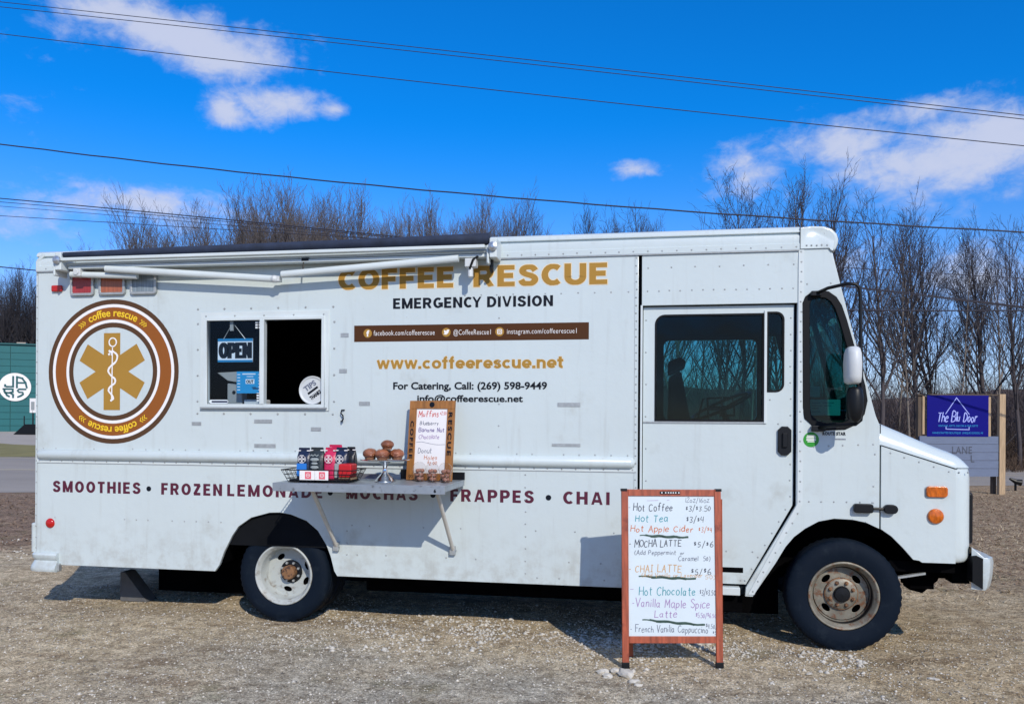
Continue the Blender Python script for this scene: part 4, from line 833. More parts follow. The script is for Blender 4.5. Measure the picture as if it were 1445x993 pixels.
def far_wheel(cx, cy, cz, ro):
    w = tyre(cx, cy, cz, ro, .225, T, 'wheel')
    panel('wheel_disc', disc(cx, cz, .252, 24), [], cy + .18, .02, 'rim_white', w)
far_wheel(1.412, TW - .27, .412, .418); far_wheel(-3.075, TW - .27, .400, .405); far_wheel(-3.075, TW - .53, .400, .405)
# ---- underbody: wells, rails, axles, tanks, black boxes added for deep shade
mb = MB()
def well(poly, y0, y1):
    rows = [[(x, y, z) for x, z in poly] for y in (y0, y1)]; mb.loft(rows); n = len(poly); mb.add([(x, y1, z) for x, z in poly], [tuple(range(n))])
well([(x, z) for x, z in arch_r], .03, .66); obj('wheel_well', mb, 'underbody', T); mb = MB(); well([(1.93, .66)] + [(x, z) for x, z in arch_f] + [(.80, .40)], .03, .50); mb.box(.55, 1.0, .46, .50, .16, .75)  # last box: added black panel where the shadowed underside stayed too light
obj('wheel_well', mb, 'underbody', T)
mb = MB()
ub = obj('chassis', MB().box(-5.2, 2.25, .62, .70, .47, .63).box(-5.2, 2.25, 1.60, 1.68, .47, .63), 'underbody', T)
o = MB(); o.box(-5.36, .7, .70, TW - .04, .56, .599); o.box(-5.36, -3.72, .04, .70, .56, .599); o.box(-2.54, .68, .04, .70, .56, .599); o.box(-2.5, .6, .50, .54, .20, .56); obj('underfloor', o, 'underbody', ub)
o = MB(); o.tube([(-3.075, .28, .40), (-3.075, 2.0, .40)], .06, 10); o.ball((-3.075, 1.15, .40), .17, 12, 8); o.tube([(1.412, .25, .38), (1.412, 2.05, .38)], .045, 8); obj('axle', o, 'underbody', ub)
for nm_, bx_ in (('fuel_tank', (-2.3, -1.2, .30, .60, .30, .55)), ('battery_box', (-.9, .2, .25, .6, .28, .55)), ('rear_shade_box', (-4.72, -3.72, .80, 1.5, .05, .56)), ('step_well', (-.05, .68, .09, .6, .25, .40))):  # third box is no tank: added black where only deep shadow lies
    obj(nm_, MB().box(*bx_), 'underbody', ub)
o = MB(); o.box(1.75, 2.25, .12, .25, .60, .68); o.box(1.95, 2.12, .30, .55, .44, .64); o.prism([(1.88, .60), (2.20, .62), (2.16, .50), (2.05, .40), (1.96, .42)], .34, .5); o.box(1.8, 2.28, .45, .60, .50, .66); o.box(1.66, 2.30, .5, TW - .5, .62, .80); o.box(2.2, 2.32, .15, .3, .52, .72); obj('front_bracket', o, 'underbody', ub)
o = MB(); o.prism([(1.80, .56), (2.0, .60), (2.0, .585), (1.80, .545)], .10, .14); obj('steering_link', o, 'tab_metal', ub)
# ---- bumpers
plan = [(2.285, .02), (2.362, -.008), (2.380, -.010), (2.432, .07), (2.450, .25), (2.450, TW - .25), (2.432, TW - .10), (2.380, TW + .01), (2.285, TW)]
mb = MB(); rows = []
for z, off in ((.740, .0), (.735, .012), (.70, .018), (.60, .012), (.53, .0), (.505, -.012)):
    rows.append([(x + (off if x > 2.37 else 0), y - (off * .3 if y < 1 else -off * .3), z + (0 if x > 2.3 else .07 if z > .73 else 0)) for x, y in plan])
mb.loft(rows); n = len(plan); mb.add(rows[0], [tuple(range(n))]); bp = obj('front_bumper', mb, 'paint', T, smooth=True)
o = MB(); o.prism([(2.282, .748), (2.31, .755), (2.352, .735), (2.352, .512), (2.282, .56)], -.012, .10); obj('bumper_end_plate', o, 'gasket', bp)
mb = MB(); rows = []
prof = [(.0, .525), (.030, .520), (.042, .505), (.040, .478), (.028, .462), (.022, .455), (.030, .44), (.050, .405), (.058, .380), (.052, .362), (.02, .358), (.0, .36)]
pth = [((-5.16, 0), (0, -1)), ((-5.34, 0), (0, -1)), ((-5.375, .008), (-.38, -.92)), ((-5.40, .03), (-.72, -.70)), ((-5.41, .07), (-1, -.2)), ((-5.41, TW - .07), (-1, .2)), ((-5.38, TW), (-.3, 1)), ((-5.16, TW), (0, 1))]
for (px_, py_), (nx, ny) in pth: rows.append([(px_ + nx * d, py_ + ny * d, z) for d, z in prof])
mb.loft(rows, cap=True); rbp = obj('rear_bumper', mb, 'paint', T, smooth=True)
mb = MB(); mb.tube([(-5.435, .05, .52), (-5.435, .05, .765)], .034, 12); mb.ball((-5.435, .05, .765), .034, 12, 6, sz=.4); obj('bumper_post', mb, 'paint', rbp, smooth=True)
o = MB(); o.box(-5.39, -5.17, .01, .05, .505, .53); obj('bumper_gap', o, 'seam', rbp)
o = MB(); o.box(-5.165, -5.14, -.03, .01, .365, .43); obj('bumper_bracket', o, 'tab_metal', rbp, bevel=.004)
#SPLIT
# ================================================================== THINGS IN AND ON THE TRUCK
t_ = thing('open_sign', (-3.55, .02, 2.3), 'black on white OPEN sign hanging by a string behind the left window pane', 'sign')
o = MB(); o.box(-3.672, -3.352, .030, .036, 2.195, 2.395); brd = obj('sign_board', o, 'open_white', t_)
o = MB(); o.box(-3.672, -3.352, .0285, .0302, 2.372, 2.395); o.box(-3.672, -3.352, .0285, .0302, 2.195, 2.213); obj('sign_stripe', o, 'open_blue', t_)
heavy('OPEN', -3.655, -3.369, 2.226, 2.362, 'print_black', t_, y=.0292, t=.30, gap=.10)
mb = MB(); mb.tube([(-3.62, .03, 2.39), (-3.535, .03, 2.53), (-3.42, .03, 2.39)], .0035, 5); o2 = MB(); obj('hanging_string', mb, 'tab_metal', t_)
obj('suction_hook', MB().box(-3.555, -3.525, .018, .03, 2.46, 2.545), 'machine_grey', t_)
t_ = thing('blue_poster', (-3.38, .02, 1.98), 'bright blue menu sheet with white rows behind the left window pane', 'poster')
obj('poster_sheet', MB().box(-3.497, -3.268, .030, .033, 1.93, 2.115), 'poster_blue', t_)
o = MB()
for i in range(6):
    o.box(-3.49, -3.465, .0285, .0298, 1.955 + i * .026, 1.962 + i * .026); o.box(-3.30, -3.275, .0285, .0298, 1.955 + i * .026, 1.962 + i * .026)
o.box(-3.445, -3.325, .0285, .0298, 2.088, 2.098); o.box(-3.405, -3.345, .0285, .0298, 2.068, 2.074); o.box(-3.415, -3.335, .0285, .0298, 2.01, 2.05)
obj('poster_print', o, 'open_white', t_); lettering('OUT', -3.408, -3.342, 2.017, 2.043, 'print_black', t_, y=.0280, bold=.04)
o = MB(); o.box(-3.35, -3.30, .0285, .0298, 1.965, 1.975); o.box(-3.36, -3.32, .0285, .0298, 1.978, 1.983); obj('poster_note', o, 'bag_navy', t_)
t_ = thing('cash_register', (-3.55, .25, 1.5), 'grey register screen seen behind the left window pane', 'cash register')
o = MB(); o.prism([(-3.72, 2.11), (-3.49, 2.12), (-3.50, 2.02), (-3.62, 2.04)], .10, .16); obj('screen', o, 'machine_grey', t_, bevel=.006)
o = MB(); o.box(-3.64, -3.50, .13, .22, 1.50, 2.02); obj('stand', o, 'machine_grey', t_, bevel=.008)
o = MB(); o.lathe([(.016, .128), (.016, .126), (.011, .126), (.011, .1285)], (-3.575, 0, 1.94), 'Y', 14); obj('badge', o, 'black', t_)
o = MB(); o.box(-3.48, -3.32, .12, .30, 1.50, 1.88); obj('receipt_printer', o, 'cream_plastic', t_, bevel=.01)
t_ = thing('tip_jar', (-2.79, .03, 1.84), 'round silver lidded tip tub lying on its side in the open window, marked TIPS', 'tip jar')
TP = (-2.812, 1.955)
o = MB(); o.lathe([(.118, 0), (.118, .02), (.108, .03), (.100, .16), (.0, .165)], (TP[0], .035, TP[1]), 'Y', 32); obj('tub', o, 'steel', t_, smooth=True)
o = MB(); o.lathe([(.119, .034), (.120, .026), (.116, .020), (.106, .022), (.100, .028), (.0, .028)], (TP[0], 0, TP[1]), 'Y', 36); obj('lid', o, 'cream_plastic', t_, smooth=True)
rot = R(35)
def tipfn(u0, u1, w0, w1): return lambda u, w: (TP[0] + (u0 + u * (u1 - u0)) * math.cos(rot) - (w0 + w * (w1 - w0)) * math.sin(rot), TP[1] + (u0 + u * (u1 - u0)) * math.sin(rot) + (w0 + w * (w1 - w0)) * math.cos(rot))
lettering('TIPS', 0, 0, 0, 0, 'ink_grey', t_, y=.0268, fn=tipfn(-.055, .060, .022, .066))
lettering('THANKS', 0, 0, 0, 0, 'print_black', t_, y=.0268, fn=tipfn(-.055, .055, -.062, -.030), bold=.04)
f_ = tipfn(-.050, .055, -.012, .006); o = MB(); q = [f_(0, 0), f_(1, 0), f_(1, 1), f_(0, 1)]; o.prism(q, .0262, .0278); obj('coin_slot', o, 'print_black', t_)
# papers on the dash
for (a, b, c, d, yy, lab) in ((1.150, 1.385, 1.765, 1.885, .07, 'large pale printed sheet inside the quarter window'), (1.145, 1.238, 1.905, 1.985, .075, 'small blank pale card above the printed sheet inside the quarter window')):
    t_ = thing('paper_sheet', (a, yy, c), lab, 'paper'); obj('sheet', MB().box(a, b, yy, yy + .003, c, d), 'paper', t_)
    if b - a > .2:
        o = MB()
        for i, (u, v, w_) in enumerate(((.03, .09, .06), (.11, .092, .08), (.03, .07, .07), (.12, .07, .05), (.03, .05, .05), (.03, .025, .06))): o.box(a + u, a + u + w_, yy - .002, yy - .0005, c + v, c + v + .006)
        obj('sheet_print', o, 'ink_teal', t_)
ZS = 1.2365
# ---- wire basket with coffee bags
bx0, bx1, by0, by1 = -2.735, -2.262, -.585, -.33
t_ = thing('wire_basket', ((bx0 + bx1) / 2, -.46, ZS), 'black wire basket of coffee bags at the left end of the metal shelf', 'basket')
mb = MB(); F_ = .045
def rim_loop(z, f): return [(bx0 - f, by0 - f * .6, z), (bx1 + f, by0 - f * .6, z), (bx1 + f, by1 + f * .6, z), (bx0 - f, by1 + f * .6, z), (bx0 - f, by0 - f * .6, z)]
mb.tube(rim_loop(ZS + .095, F_), .0045, 6, cap=False); obj('basket_rim', mb, 'wire', t_)
mb = MB()
for z, f in ((ZS + .006, 0), (ZS + .03, F_ * .3), (ZS + .06, F_ * .62)): mb.tube(rim_loop(z, f), .0022, 4)
for k in range(17):
    u = k / 16; x = bx0 + (bx1 - bx0) * u; xo = bx0 - F_ + (bx1 - bx0 + 2 * F_) * u
    mb.tube([(xo, by0 - F_ * .6, ZS + .095), (x, by0, ZS + .004), (x, by1, ZS + .004), (xo, by1 + F_ * .6, ZS + .095)], .0018, 4)
for k in range(9):
    u = k / 8; y = by0 + (by1 - by0) * u
    mb.tube([(bx0 - F_, y, ZS + .095), (bx0, y, ZS + .004), (bx1, y, ZS + .004), (bx1 + F_, y, ZS + .095)], .0018, 4)
obj('wire_mesh', mb, 'wire', t_)
obj('basket_liner', MB().box(bx0 + .005, bx1 - .005, by0 + .01, by1 - .01, ZS + .006, ZS + .022), 'black', t_)
def bag(x, y, w, h, m, lab, lm, lz, lab_h, tilt=0, logo=True, z0=None):
    z0 = ZS + .022; t = thing('coffee_bag', (x, y, z0), lab, 'coffee bag', 'coffee bags in the wire basket')
    rows = []; d = .038; N = 20
    for u in (0, .04, .25, .5, .72, .82, .90, .92, 1.0):
        ww = w / 2 * (1 if u < .8 else 1 - .10 * (u - .8) / .2); dd = d * (.8 + .25 * math.sin(math.pi * min(u / .8, 1))) * (1 if u < .72 else max(.07, 1 - (u - .72) / .17))
        rows.append([(x + ww * max(-1, min(1, 1.25 * math.cos(2 * math.pi * k / N))) + tilt * u + .0016 * math.sin(k * 3 + u * 17), y + dd * max(-1, min(1, 1.2 * math.sin(2 * math.pi * k / N))) + .012 * math.sin(u * 3), z0 + u * h + (.004 * math.sin(k * 2.1) if u > .95 else 0)) for k in range(N)])
    mb = MB(); mb.loft(rows, close=True, cap=True); obj('bag_body', mb, m, t, smooth=True)
    yf = y - d * 1.28
    if lm: panel('bag_label', rrect(x - w * .40 + tilt * .3, x + w * .40 + tilt * .3, z0 + lz, z0 + lz + lab_h, .004), [], yf - .002, .012, lm, t)
    if logo:
        r = .031; cz = z0 + h * .64; cx = x + tilt * .62; mb = MB(); yy = yf + .0035
        ribbons(mb, [[(cx + r * math.cos(R(a)), cz + r * math.sin(R(a))) for a in range(0, 361, 20)], [(cx - r, cz), (cx + r, cz)], [(cx, cz - r), (cx, cz + r)]] + [[(cx + dx + .011 * math.cos(R(a)), cz + dz + .011 * math.sin(R(a))) for a in range(0, 361, 45)] for dx in (-.014, .014) for dz in (-.014, .014)], lambda a_, b_: (a_, b_), yy, .0016)
        obj('bag_emblem', mb, 'print_white', t, fix=False)
    for sx in (-1, 1):
        obj('tin_tie', MB().box(x + sx * w * .40 + tilt - .012, x + sx * w * .40 + tilt + .012, y - .012, y - .006 + .01, z0 + h * .90, z0 + h * .93), 'print_white', t)
    return t
bag(-2.672, -.44, .098, .232, 'bag_navy', 'dark navy coffee bag with bright blue label, leftmost in the wire basket', 'label_blue', .02, .095)
bag(-2.566, -.44, .110, .236, 'bag_dark', 'charcoal coffee bag with grey cup picture, beside the blue labelled bag', None, 0, 0, logo=False)
bag(-2.455, -.44, .092, .236, 'bag_pink', 'bright pink coffee bag in the middle of the wire basket', None, 0, 0)
bag(-2.366, -.44, .092, .238, 'bag_navy', 'black coffee bag with pale grey label, rightmost of the front row in the basket', 'label_grey', .01, .110)
bag(-2.425, -.345, .11, .255, 'bag_pink', 'red and white coffee bag showing behind the pink coffee bag', None, 0, 0, tilt=-.03, logo=False)
bag(-2.318, -.365, .07, .240, 'bag_black', 'plain black coffee bag standing behind the grey labelled bag', None, 0, 0, logo=False)
t2 = bpy.data.objects['coffee_bag.001']; mb = MB()
for (z, w_) in ((1.315, .030), (1.345, .034), (1.375, .026), (1.405, .036)): mb.ball((-2.566, -.489, z), w_, 8, 5, sy=.2, sz=.42)
obj('cup_picture', mb, 'label_grey', t2)
mb = MB(); ribbons(mb, [smooth_stroke([(-2.60, 1.432), (-2.59, 1.442), (-2.58, 1.432), (-2.565, 1.444), (-2.55, 1.432), (-2.535, 1.444)])], lambda a, b: (a, b), -.486, .003); obj('bag_emblem', mb, 'label_grey', t2, fix=False)
for i, (x0, x1, lab) in enumerate(((-2.628, -2.508, 'white card with pink square, left one on the basket front'), (-2.506, -2.400, 'white card with pink square, right one on the basket front'))):
    yy = by0 - .035; t = thing('price_card', ((x0 + x1) / 2, yy, 1.26), lab, 'card', 'white cards on the basket front')
    o = MB(); o.box(x0, x1, yy, yy + .002, 1.258, 1.328); obj('card', o, 'print_white', t)
    o = MB(); cx = (x0 + x1) / 2 + (.004 if i else .008); o.box(cx - .024, cx + .024, yy - .0016, yy - .0002, 1.266, 1.320); obj('card_square', o, 'card_pink', t)
    mb = MB(); ribbons(mb, [[(cx + .014 * math.cos(R(a)), 1.293 + .014 * math.sin(R(a))) for a in range(0, 361, 30)], [(cx - .01, 1.293), (cx + .01, 1.293)], [(x0 + .006, 1.275), (x0 + .02, 1.283)], [(x0 + .006, 1.292), (x0 + .02, 1.300)]], lambda a_, b_: (a_, b_), yy - .0022, .0018); obj('card_print', mb, 'print_white', t, fix=False)
t = thing('red_carton', (-2.292, -.50, ZS), 'glossy red carton at the right end of the wire basket', 'carton')
obj('carton', MB().box(-2.345, -2.240, -.565, -.44, ZS + .040, ZS + .142), 'box_red', t, bevel=.012)
o = MB()
for k in range(12): o.box(-2.342 + k * .0088, -2.337 + k * .0088, -.562, -.443, ZS + .024, ZS + .0385)
obj('carton_tray', o, 'cardboard', t)
# ---- cake stand and muffins
cx, cy = -2.045, -.36
t = thing('cake_stand', (cx, cy, ZS), 'silver pedestal cake stand carrying wrapped muffins on the shelf', 'cake stand')
o = MB(); o.lathe([(.080, 0), (.080, .006), (.072, .012), (.060, .030), (.040, .050), (.022, .070), (.016, .095), (.016, .115), (.024, .130), (.042, .150), (.060, .158), (.0, .160)], (cx, cy, ZS), 'Z', 40); obj('pedestal', o, 'chrome', t, smooth=True)
o = MB(); o.lathe([(.0, .160), (.175, .163), (.190, .168), (.192, .173), (.186, .175), (.0, .170)], (cx, cy, ZS), 'Z', 48); obj('plate', o, 'chrome', t, smooth=True)
zt = ZS + .174
def muffin(x, y, z, r, lab):
    t = thing('muffin', (x, y, z), lab, 'muffin', 'brown muffins on the cake stand')
    rows = []
    for u in (0, .2, .5): rows.append([(x + r * (.68 + .3 * u) * math.cos(2 * math.pi * k / 24) * (1 if k % 2 else .96), y + r * (.68 + .3 * u) * math.sin(2 * math.pi * k / 24) * (1 if k % 2 else .96), z + u * r * 1.1) for k in range(24)])
    mb = MB(); mb.loft(rows, close=True, cap=True); obj('paper_cup', mb, 'muffin_cup', t)
    mb = MB(); mb.ball((x, y, z + r * .72), r * 1.0, 16, 10, sz=.74, jit=.045); obj('muffin_top', mb, 'muffin', t, smooth='all')
muffin(-2.150, -.40, zt, .058, 'left muffin at the edge of the cake stand'); muffin(-2.040, -.44, zt, .056, 'front middle muffin on the cake stand'); muffin(-1.945, -.37, zt, .056, 'right muffin on the cake stand, next to the wooden menu')
muffin(-2.045, -.33, zt, .055, 'back muffin on the cake stand, under the top one'); muffin(-2.018, -.385, zt + .076, .050, 'topmost muffin, resting on the others')
# ---- wooden menu board leaning on the wall
t = thing('menu_board', (-1.74, -.19, ZS), 'small wooden framed menu with handwritten muffins and donut holes, leaning on the wall', 'menu board')
t.rotation_euler = (R(-6), 0, R(-9))
mw, mh = .195, .632
def lobj(name, o, m, par, **k): return obj(name, o, m, par, local=True, **k)
for x0, x1 in ((-mw, -mw + .062), (mw - .062, mw)): lobj('frame_side', MB().box(x0, x1, -.012, .010, 0, mh - .065), 'wood_menu', t, bevel=.002)
lobj('frame_rail', MB().box(-mw, mw, -.012, .010, mh - .064, mh), 'wood_menu', t, bevel=.002); lobj('frame_rail', MB().box(-mw + .0625, mw - .0625, -.012, .010, 0, .058), 'wood_menu', t, bevel=.002)
lobj('whiteboard', MB().box(-mw + .058, mw - .058, -.004, .008, .05, mh - .06), 'print_white', t)
lettering('COFFEE', -.178, -.150, .17, .47, 'print_black', t, y=-.0135, bold=.03, space=1.3, rot=1, local=True, name='engraving')
lettering('RESCUE', .148, .180, .20, .54, 'print_black', t, y=-.0135, bold=.03, space=1.3, rot=1, local=True, name='engraving')
lobj('engraved_emblem', MB().lathe([(.022, 0), (.022, -.002), (.0, -.002)], (0, -.0115, mh - .032), 'Y', 20), 'print_black', t)
mb = MB()
for k, x in enumerate((-.165, -.145, .145, .165)): ribbons(mb, [[(x + .008 * math.cos(R(a)), .03 + .010 * math.sin(R(a))) for a in range(0, 361, 45)]], lambda a_, b_: (a_, b_), -.0130, .0016)
obj('engraved_marks', mb, 'print_black', t, fix=False, local=True)
def mhand(s, x0, x1, z0, h, m, sl=0, w=.0020): handwriting(s, x0, x1, z0, z0 + h, m, t, -.0052, w, sl, local=True)
mhand('Muffins', -.115, .055, .505, .045, 'ink_red', w=.0028); mhand('$2.50', .070, .122, .520, .026, 'ink_red', w=.0015)
mhand('Blueberry', -.100, .060, .440, .030, 'ink_grey'); mhand('Banana Nut', -.108, .110, .385, .032, 'ink_violet', w=.0024); mhand('Chocolate', -.105, .070, .330, .032, 'ink_purple')
mb = MB(); ribbons(mb, [smooth_stroke([(-.125, .300), (-.08, .304), (-.02, .294), (.05, .284), (.124, .286)])], lambda a, b: (a, b), -.0052, .0014); obj('handwriting', mb, 'ink_grey', t, fix=False, local=True)
mhand('Donut', -.105, .010, .215, .042, 'ink_grey'); mhand('Holes', -.050, .060, .165, .036, 'ink_orange'); mhand('$2.00', -.020, .060, .125, .028, 'ink_orange')
# ---- cups with domed lids
def cup(x, y, lab):
    t = thing('donut_cup', (x, y, ZS), lab, 'cup', 'clear dome lidded cups of donut holes')
    o = MB(); o.lathe([(.036, 0), (.052, .098), (.050, .098), (.0345, .004), (.0, .003)], (x, y, ZS), 'Z', 28); obj('cup', o, 'cup_plastic', t, smooth=True)
    prof = [(.055, .097), (.056, .102), (.052, .104)] + [(.051 * math.cos(R(a)), .106 + .048 * math.sin(R(a))) for a in (10, 30, 50, 68)] + [(.012, .151)]
    o = MB(); rows = [[(x + r * math.cos(2 * math.pi * k / 28), y + r * math.sin(2 * math.pi * k / 28), ZS + h) for k in range(28)] for r, h in prof]; o.loft(rows, close=True); obj('dome_lid', o, 'cup_plastic', t, smooth=True)
    for i in range(9):
        a = i * 2.4; z = .022 + .031 * (i // 3); rr = .017 + .003 * (i // 3)
        mb = MB(); mb.ball((x + rr * math.cos(a), y + rr * math.sin(a), ZS + z), .0165, 8, 6, jit=.05); obj('donut_hole', mb, 'donut', t, smooth='all')
cup(-1.790, -.285, 'left cup of donut holes, nearest the cake stand'); cup(-1.680, -.315, 'middle cup of donut holes in front of the wooden menu'); cup(-1.568, -.345, 'right cup of donut holes at the right end of the shelf')

# ================================================================== A-FRAME WHITEBOARD
ab = thing('sidewalk_sign', (.14, -.615, 0), 'red wood framed A-board whiteboard with handwritten drink prices standing before the truck door', 'sidewalk sign')
ab.rotation_euler = (0, 0, math.atan2(.13, .68))
tl = R(-4.2)
def lean(mb, ang=tl, yo=0, piv=0):
    c, s = math.cos(ang), math.sin(ang); mb.v = [(x, yo + y * c - z * s, z * c + y * s) for x, y, z in mb.v]; return mb
HW, HH = .352, 1.238
def aobj(name, o, m, par=ab, **k): return obj(name, lean(o), m, par, local=True, **k)
for s_ in (-1, 1):
    x0, x1 = sorted((s_ * HW, s_ * (HW - .047))); lg = aobj('leg', MB().box(x0, x1, -.012, .014, .030, HH), 'wood_red', bevel=.003)
    aobj('leg_foot', MB().box(x0 - .003, x1 + .003, -.015, .017, 0.0, .040), 'black', lg, bevel=.003)
    aobj('corner_bracket', MB().box(x0 - .004 if s_ < 0 else x0 + .008, x1 - .008 if s_ < 0 else x1 + .004, -.015, .017, HH - .014, HH + .004), 'black', lg)
aobj('top_rail', MB().box(-HW + .0475, HW - .0475, -.012, .014, HH - .048, HH - .001), 'wood_red', bevel=.003)
aobj('bottom_rail', MB().box(-HW + .0475, HW - .0475, -.012, .014, .170, .218), 'wood_red', bevel=.003)
aobj('whiteboard', MB().box(-HW + .044, HW - .044, -.003, .006, .215, HH - .045), 'whiteboard')
pl = aobj('maker_plate', MB().box(-.082, .062, -.0145, -.0118, HH - .034, HH - .014), 'black')
o = MB(); 
for k, x in enumerate((-.072, -.045, -.025, -.008, .009, .026, .048)): o.box(x, x + .009, -.0160, -.0146, HH - .028, HH - .020)
aobj('plate_print', o, 'print_white', pl)
# hinged rear frame
def robj(name, o, m): return obj(name, lean(o, R(9), .018), m, ab, local=True, bevel=.003)
for s_ in (-1, 1):
    x0, x1 = sorted((s_ * HW, s_ * (HW - .047))); rb = obj('rear_leg', lean(MB().box(x0, x1, -.012, .014, .0, HH - .06), R(-9), 0), 'wood_red', ab, local=True)
    rb.data.transform(Matrix.Translation((0, 0, 0)))
    me = rb.data
    for v in me.vertices: v.co.x += .062 * (1 - v.co.z / HH) + .012; v.co.y = .105 + .17 * (1 - v.co.z / (HH - .05)) + (v.co.y - math.sin(R(9)) * v.co.z) * .9 + .0
    me.update()
o = MB(); o.box(-HW + .09, HW - .01, .19, .21, .55, .60); obj('rear_rail', o, 'wood_red', ab, local=True)
def u_(px): return -HW + .044 + (px - 80) / (534 - 80) * (2 * (HW - .044))
def v_(py): return HH - .045 - (py - 100) / (812 - 100) * (HH - .045 - .215)
def hand(s, x0, x1, yb, yt, m, w=.0030, sl=0):
    w *= .8
    sts, L = strokes(s); mb = MB(); X0, X1, Z0, Z1 = u_(x0), u_(x1), v_(yb), v_(yt)
    ribbons(mb, sts, lambda a, b: (X0 + a / L * (X1 - X0), Z0 + b / 6 * (Z1 - Z0) + sl * a / L), -.0042, w); aobj('handwriting', mb, m, fix=False)
hand('12oz/16oz', 380, 505, 134, 108, 'ink_grey', .0020); hand('-', 84, 92, 172, 150, 'ink_grey', .002); hand('Hot Coffee', 110, 312, 178, 140, 'ink_black', .0034); hand('$3/$3.50', 382, 512, 178, 150, 'ink_black', .0024)
hand('Hot Tea', 120, 288, 233, 198, 'ink_teal', .0032); hand('$3/$4', 384, 474, 236, 206, 'ink_black', .0026)
hand('Hot Apple Cider', 95, 420, 284, 252, 'ink_orange', .0032); hand('$3/$4', 448, 518, 284, 256, 'ink_orange', .0022)
hand('- MOCHA LATTE', 86, 356, 362, 328, 'ink_black', .0032, .006); hand('$5/$6', 422, 522, 360, 330, 'ink_black', .0028)
hand('(Add Peppermint', 114, 328, 400, 378, 'ink_grey', .0024); hand('or', 352, 372, 400, 384, 'ink_grey', .0024); hand('Caramel  50)', 342, 506, 432, 408, 'ink_grey', .0024)
hand('- CHAI LATTE', 84, 356, 488, 452, 'ink_ochre', .0030); hand('$5/$6', 406, 508, 500, 468, 'ink_black', .0028)
hand('(Add Vanilla or Lavender', 150, 465, 514, 494, 'ink_ochre', .0018); hand('50)', 480, 530, 524, 502, 'ink_ochre', .0016)
hand('-', 88, 104, 585, 560, 'ink_purple', .002); hand('Hot Chocolate', 136, 426, 604, 562, 'ink_teal', .0032); hand('$3/$3.50', 450, 532, 606, 576, 'ink_grey', .0024)
hand('-Vanilla Maple Spice', 100, 500, 662, 622, 'ink_purple', .0030, -.012); hand('Latte', 216, 328, 716, 682, 'ink_purple', .0030); hand('$5.50/$6.50', 428, 534, 718, 694, 'ink_purple', .0020)
hand('- French Vanilla Cappuccino', 90, 490, 788, 754, 'ink_grey', .0026, -.008); hand('$4.50/', 480, 536, 772, 746, 'ink_grey', .0020); hand('$5', 515, 534, 800, 782, 'ink_grey', .0020)
for (x0, y0, x1, y1) in ((142, 303, 395, 314), (135, 510, 432, 524), (152, 728, 476, 756)):
    st_ = []; n_ = 26
    for k in range(n_ + 1):
        u = k / n_; st_.append((u_(x0 + (x1 - x0) * u), v_(y0 + (y1 - y0) * u) + .003 * math.sin(u * 20)))
    mb = MB(); ribbons(mb, [st_, [(a, b + .005) for a, b in st_[3:]], [(a + .01, b - .005) for a, b in st_[5:-5]]], lambda a, b: (a, b), -.0042, .0045); aobj('underline_stroke', mb, 'ink_green', fix=False)
o = MB(); ribbons(o, [[(u_(180), v_(126)), (u_(240), v_(124))], [(u_(285), v_(124)), (u_(298), v_(122))]], lambda a, b: (a, b), -.0042, .0012); aobj('handwriting', o, 'ink_purple', fix=False)

# ================================================================== STONES, CHOCK
def stone_mesh(r, sx=1, sy=1, sz=.6, seed=0):
    bm = bmesh.new(); bmesh.ops.create_icosphere(bm, subdivisions=1 if r < .025 else 2, radius=r); rs = random.Random(seed)
    for v in bm.verts: v.co = Vector((v.co.x * sx, v.co.y * sy, v.co.z * sz)) * (1 + rs.uniform(-.30, .26))
    me = bpy.data.meshes.new('stone'); bm.to_mesh(me); bm.free(); return me
def G2(px, py):
    d = ray(px, py); k = -CAM.z / d.z; return CAM.x + d.x * k, CAM.y + d.y * k
for i, (px_, py_, r, sx, sy, rz, lab) in enumerate(((850, 949, .036, 1.1, .8, .2, 'pale stone farthest left in the pile by the A-board foot'), (857, 955, .030, 1.2, .8, -.3, 'pale stone lying in front of the leftmost pile stone'), (868, 948, .034, 1.1, .9, .5, 'pale stone midway between pile edge and A-board foot'),
        (883, 952, .042, 1.1, 2.0, .35, 'long grey stone slab leaning against the left A-board foot'), (895, 963, .030, 1.3, .8, .1, 'pale stone at the near end of the grey slab'), (901, 967, .020, 1.4, .7, 0, 'smallest flat stone beyond the grey slab'), (893, 948, .022, 1, .9, .8, 'stone half buried right of the grey slab'),
        (450, 878 + 45, .018, 1.2, .9, .2, 'small pale stone alone on the gravel before the rear wheel'), (1316, 960, .026, 1.7, .8, -.4, 'flat pale stone alone at the lower right gravel edge'), (1143, 951, .018, 1.3, .9, .2, 'left one of two white pebbles below the front wheel'), (1158, 948, .018, 1.2, .9, -.2, 'right one of two white pebbles below the front wheel'))):
    x, y = G2(px_, py_); o = link('limestone_chunk', stone_mesh(r, sx, sy, .6, i), 'limestone'); o.location = (x, y, r * .25); o.rotation_euler = (0, 0, rz); tagged(o, lab, 'stone', 'pale stones lying on the gravel')
t = thing('wheel_chock', (-4.78, .50, 0), 'dark grey wedge block on the ground under the rear of the truck', 'wheel chock')
o = MB(); o.prism([(-4.92, .0), (-4.64, .0), (-4.70, .07), (-4.87, .27), (-4.92, .27)], .50, .66); obj('wedge', o, 'leg_grey', t, bevel=.006)

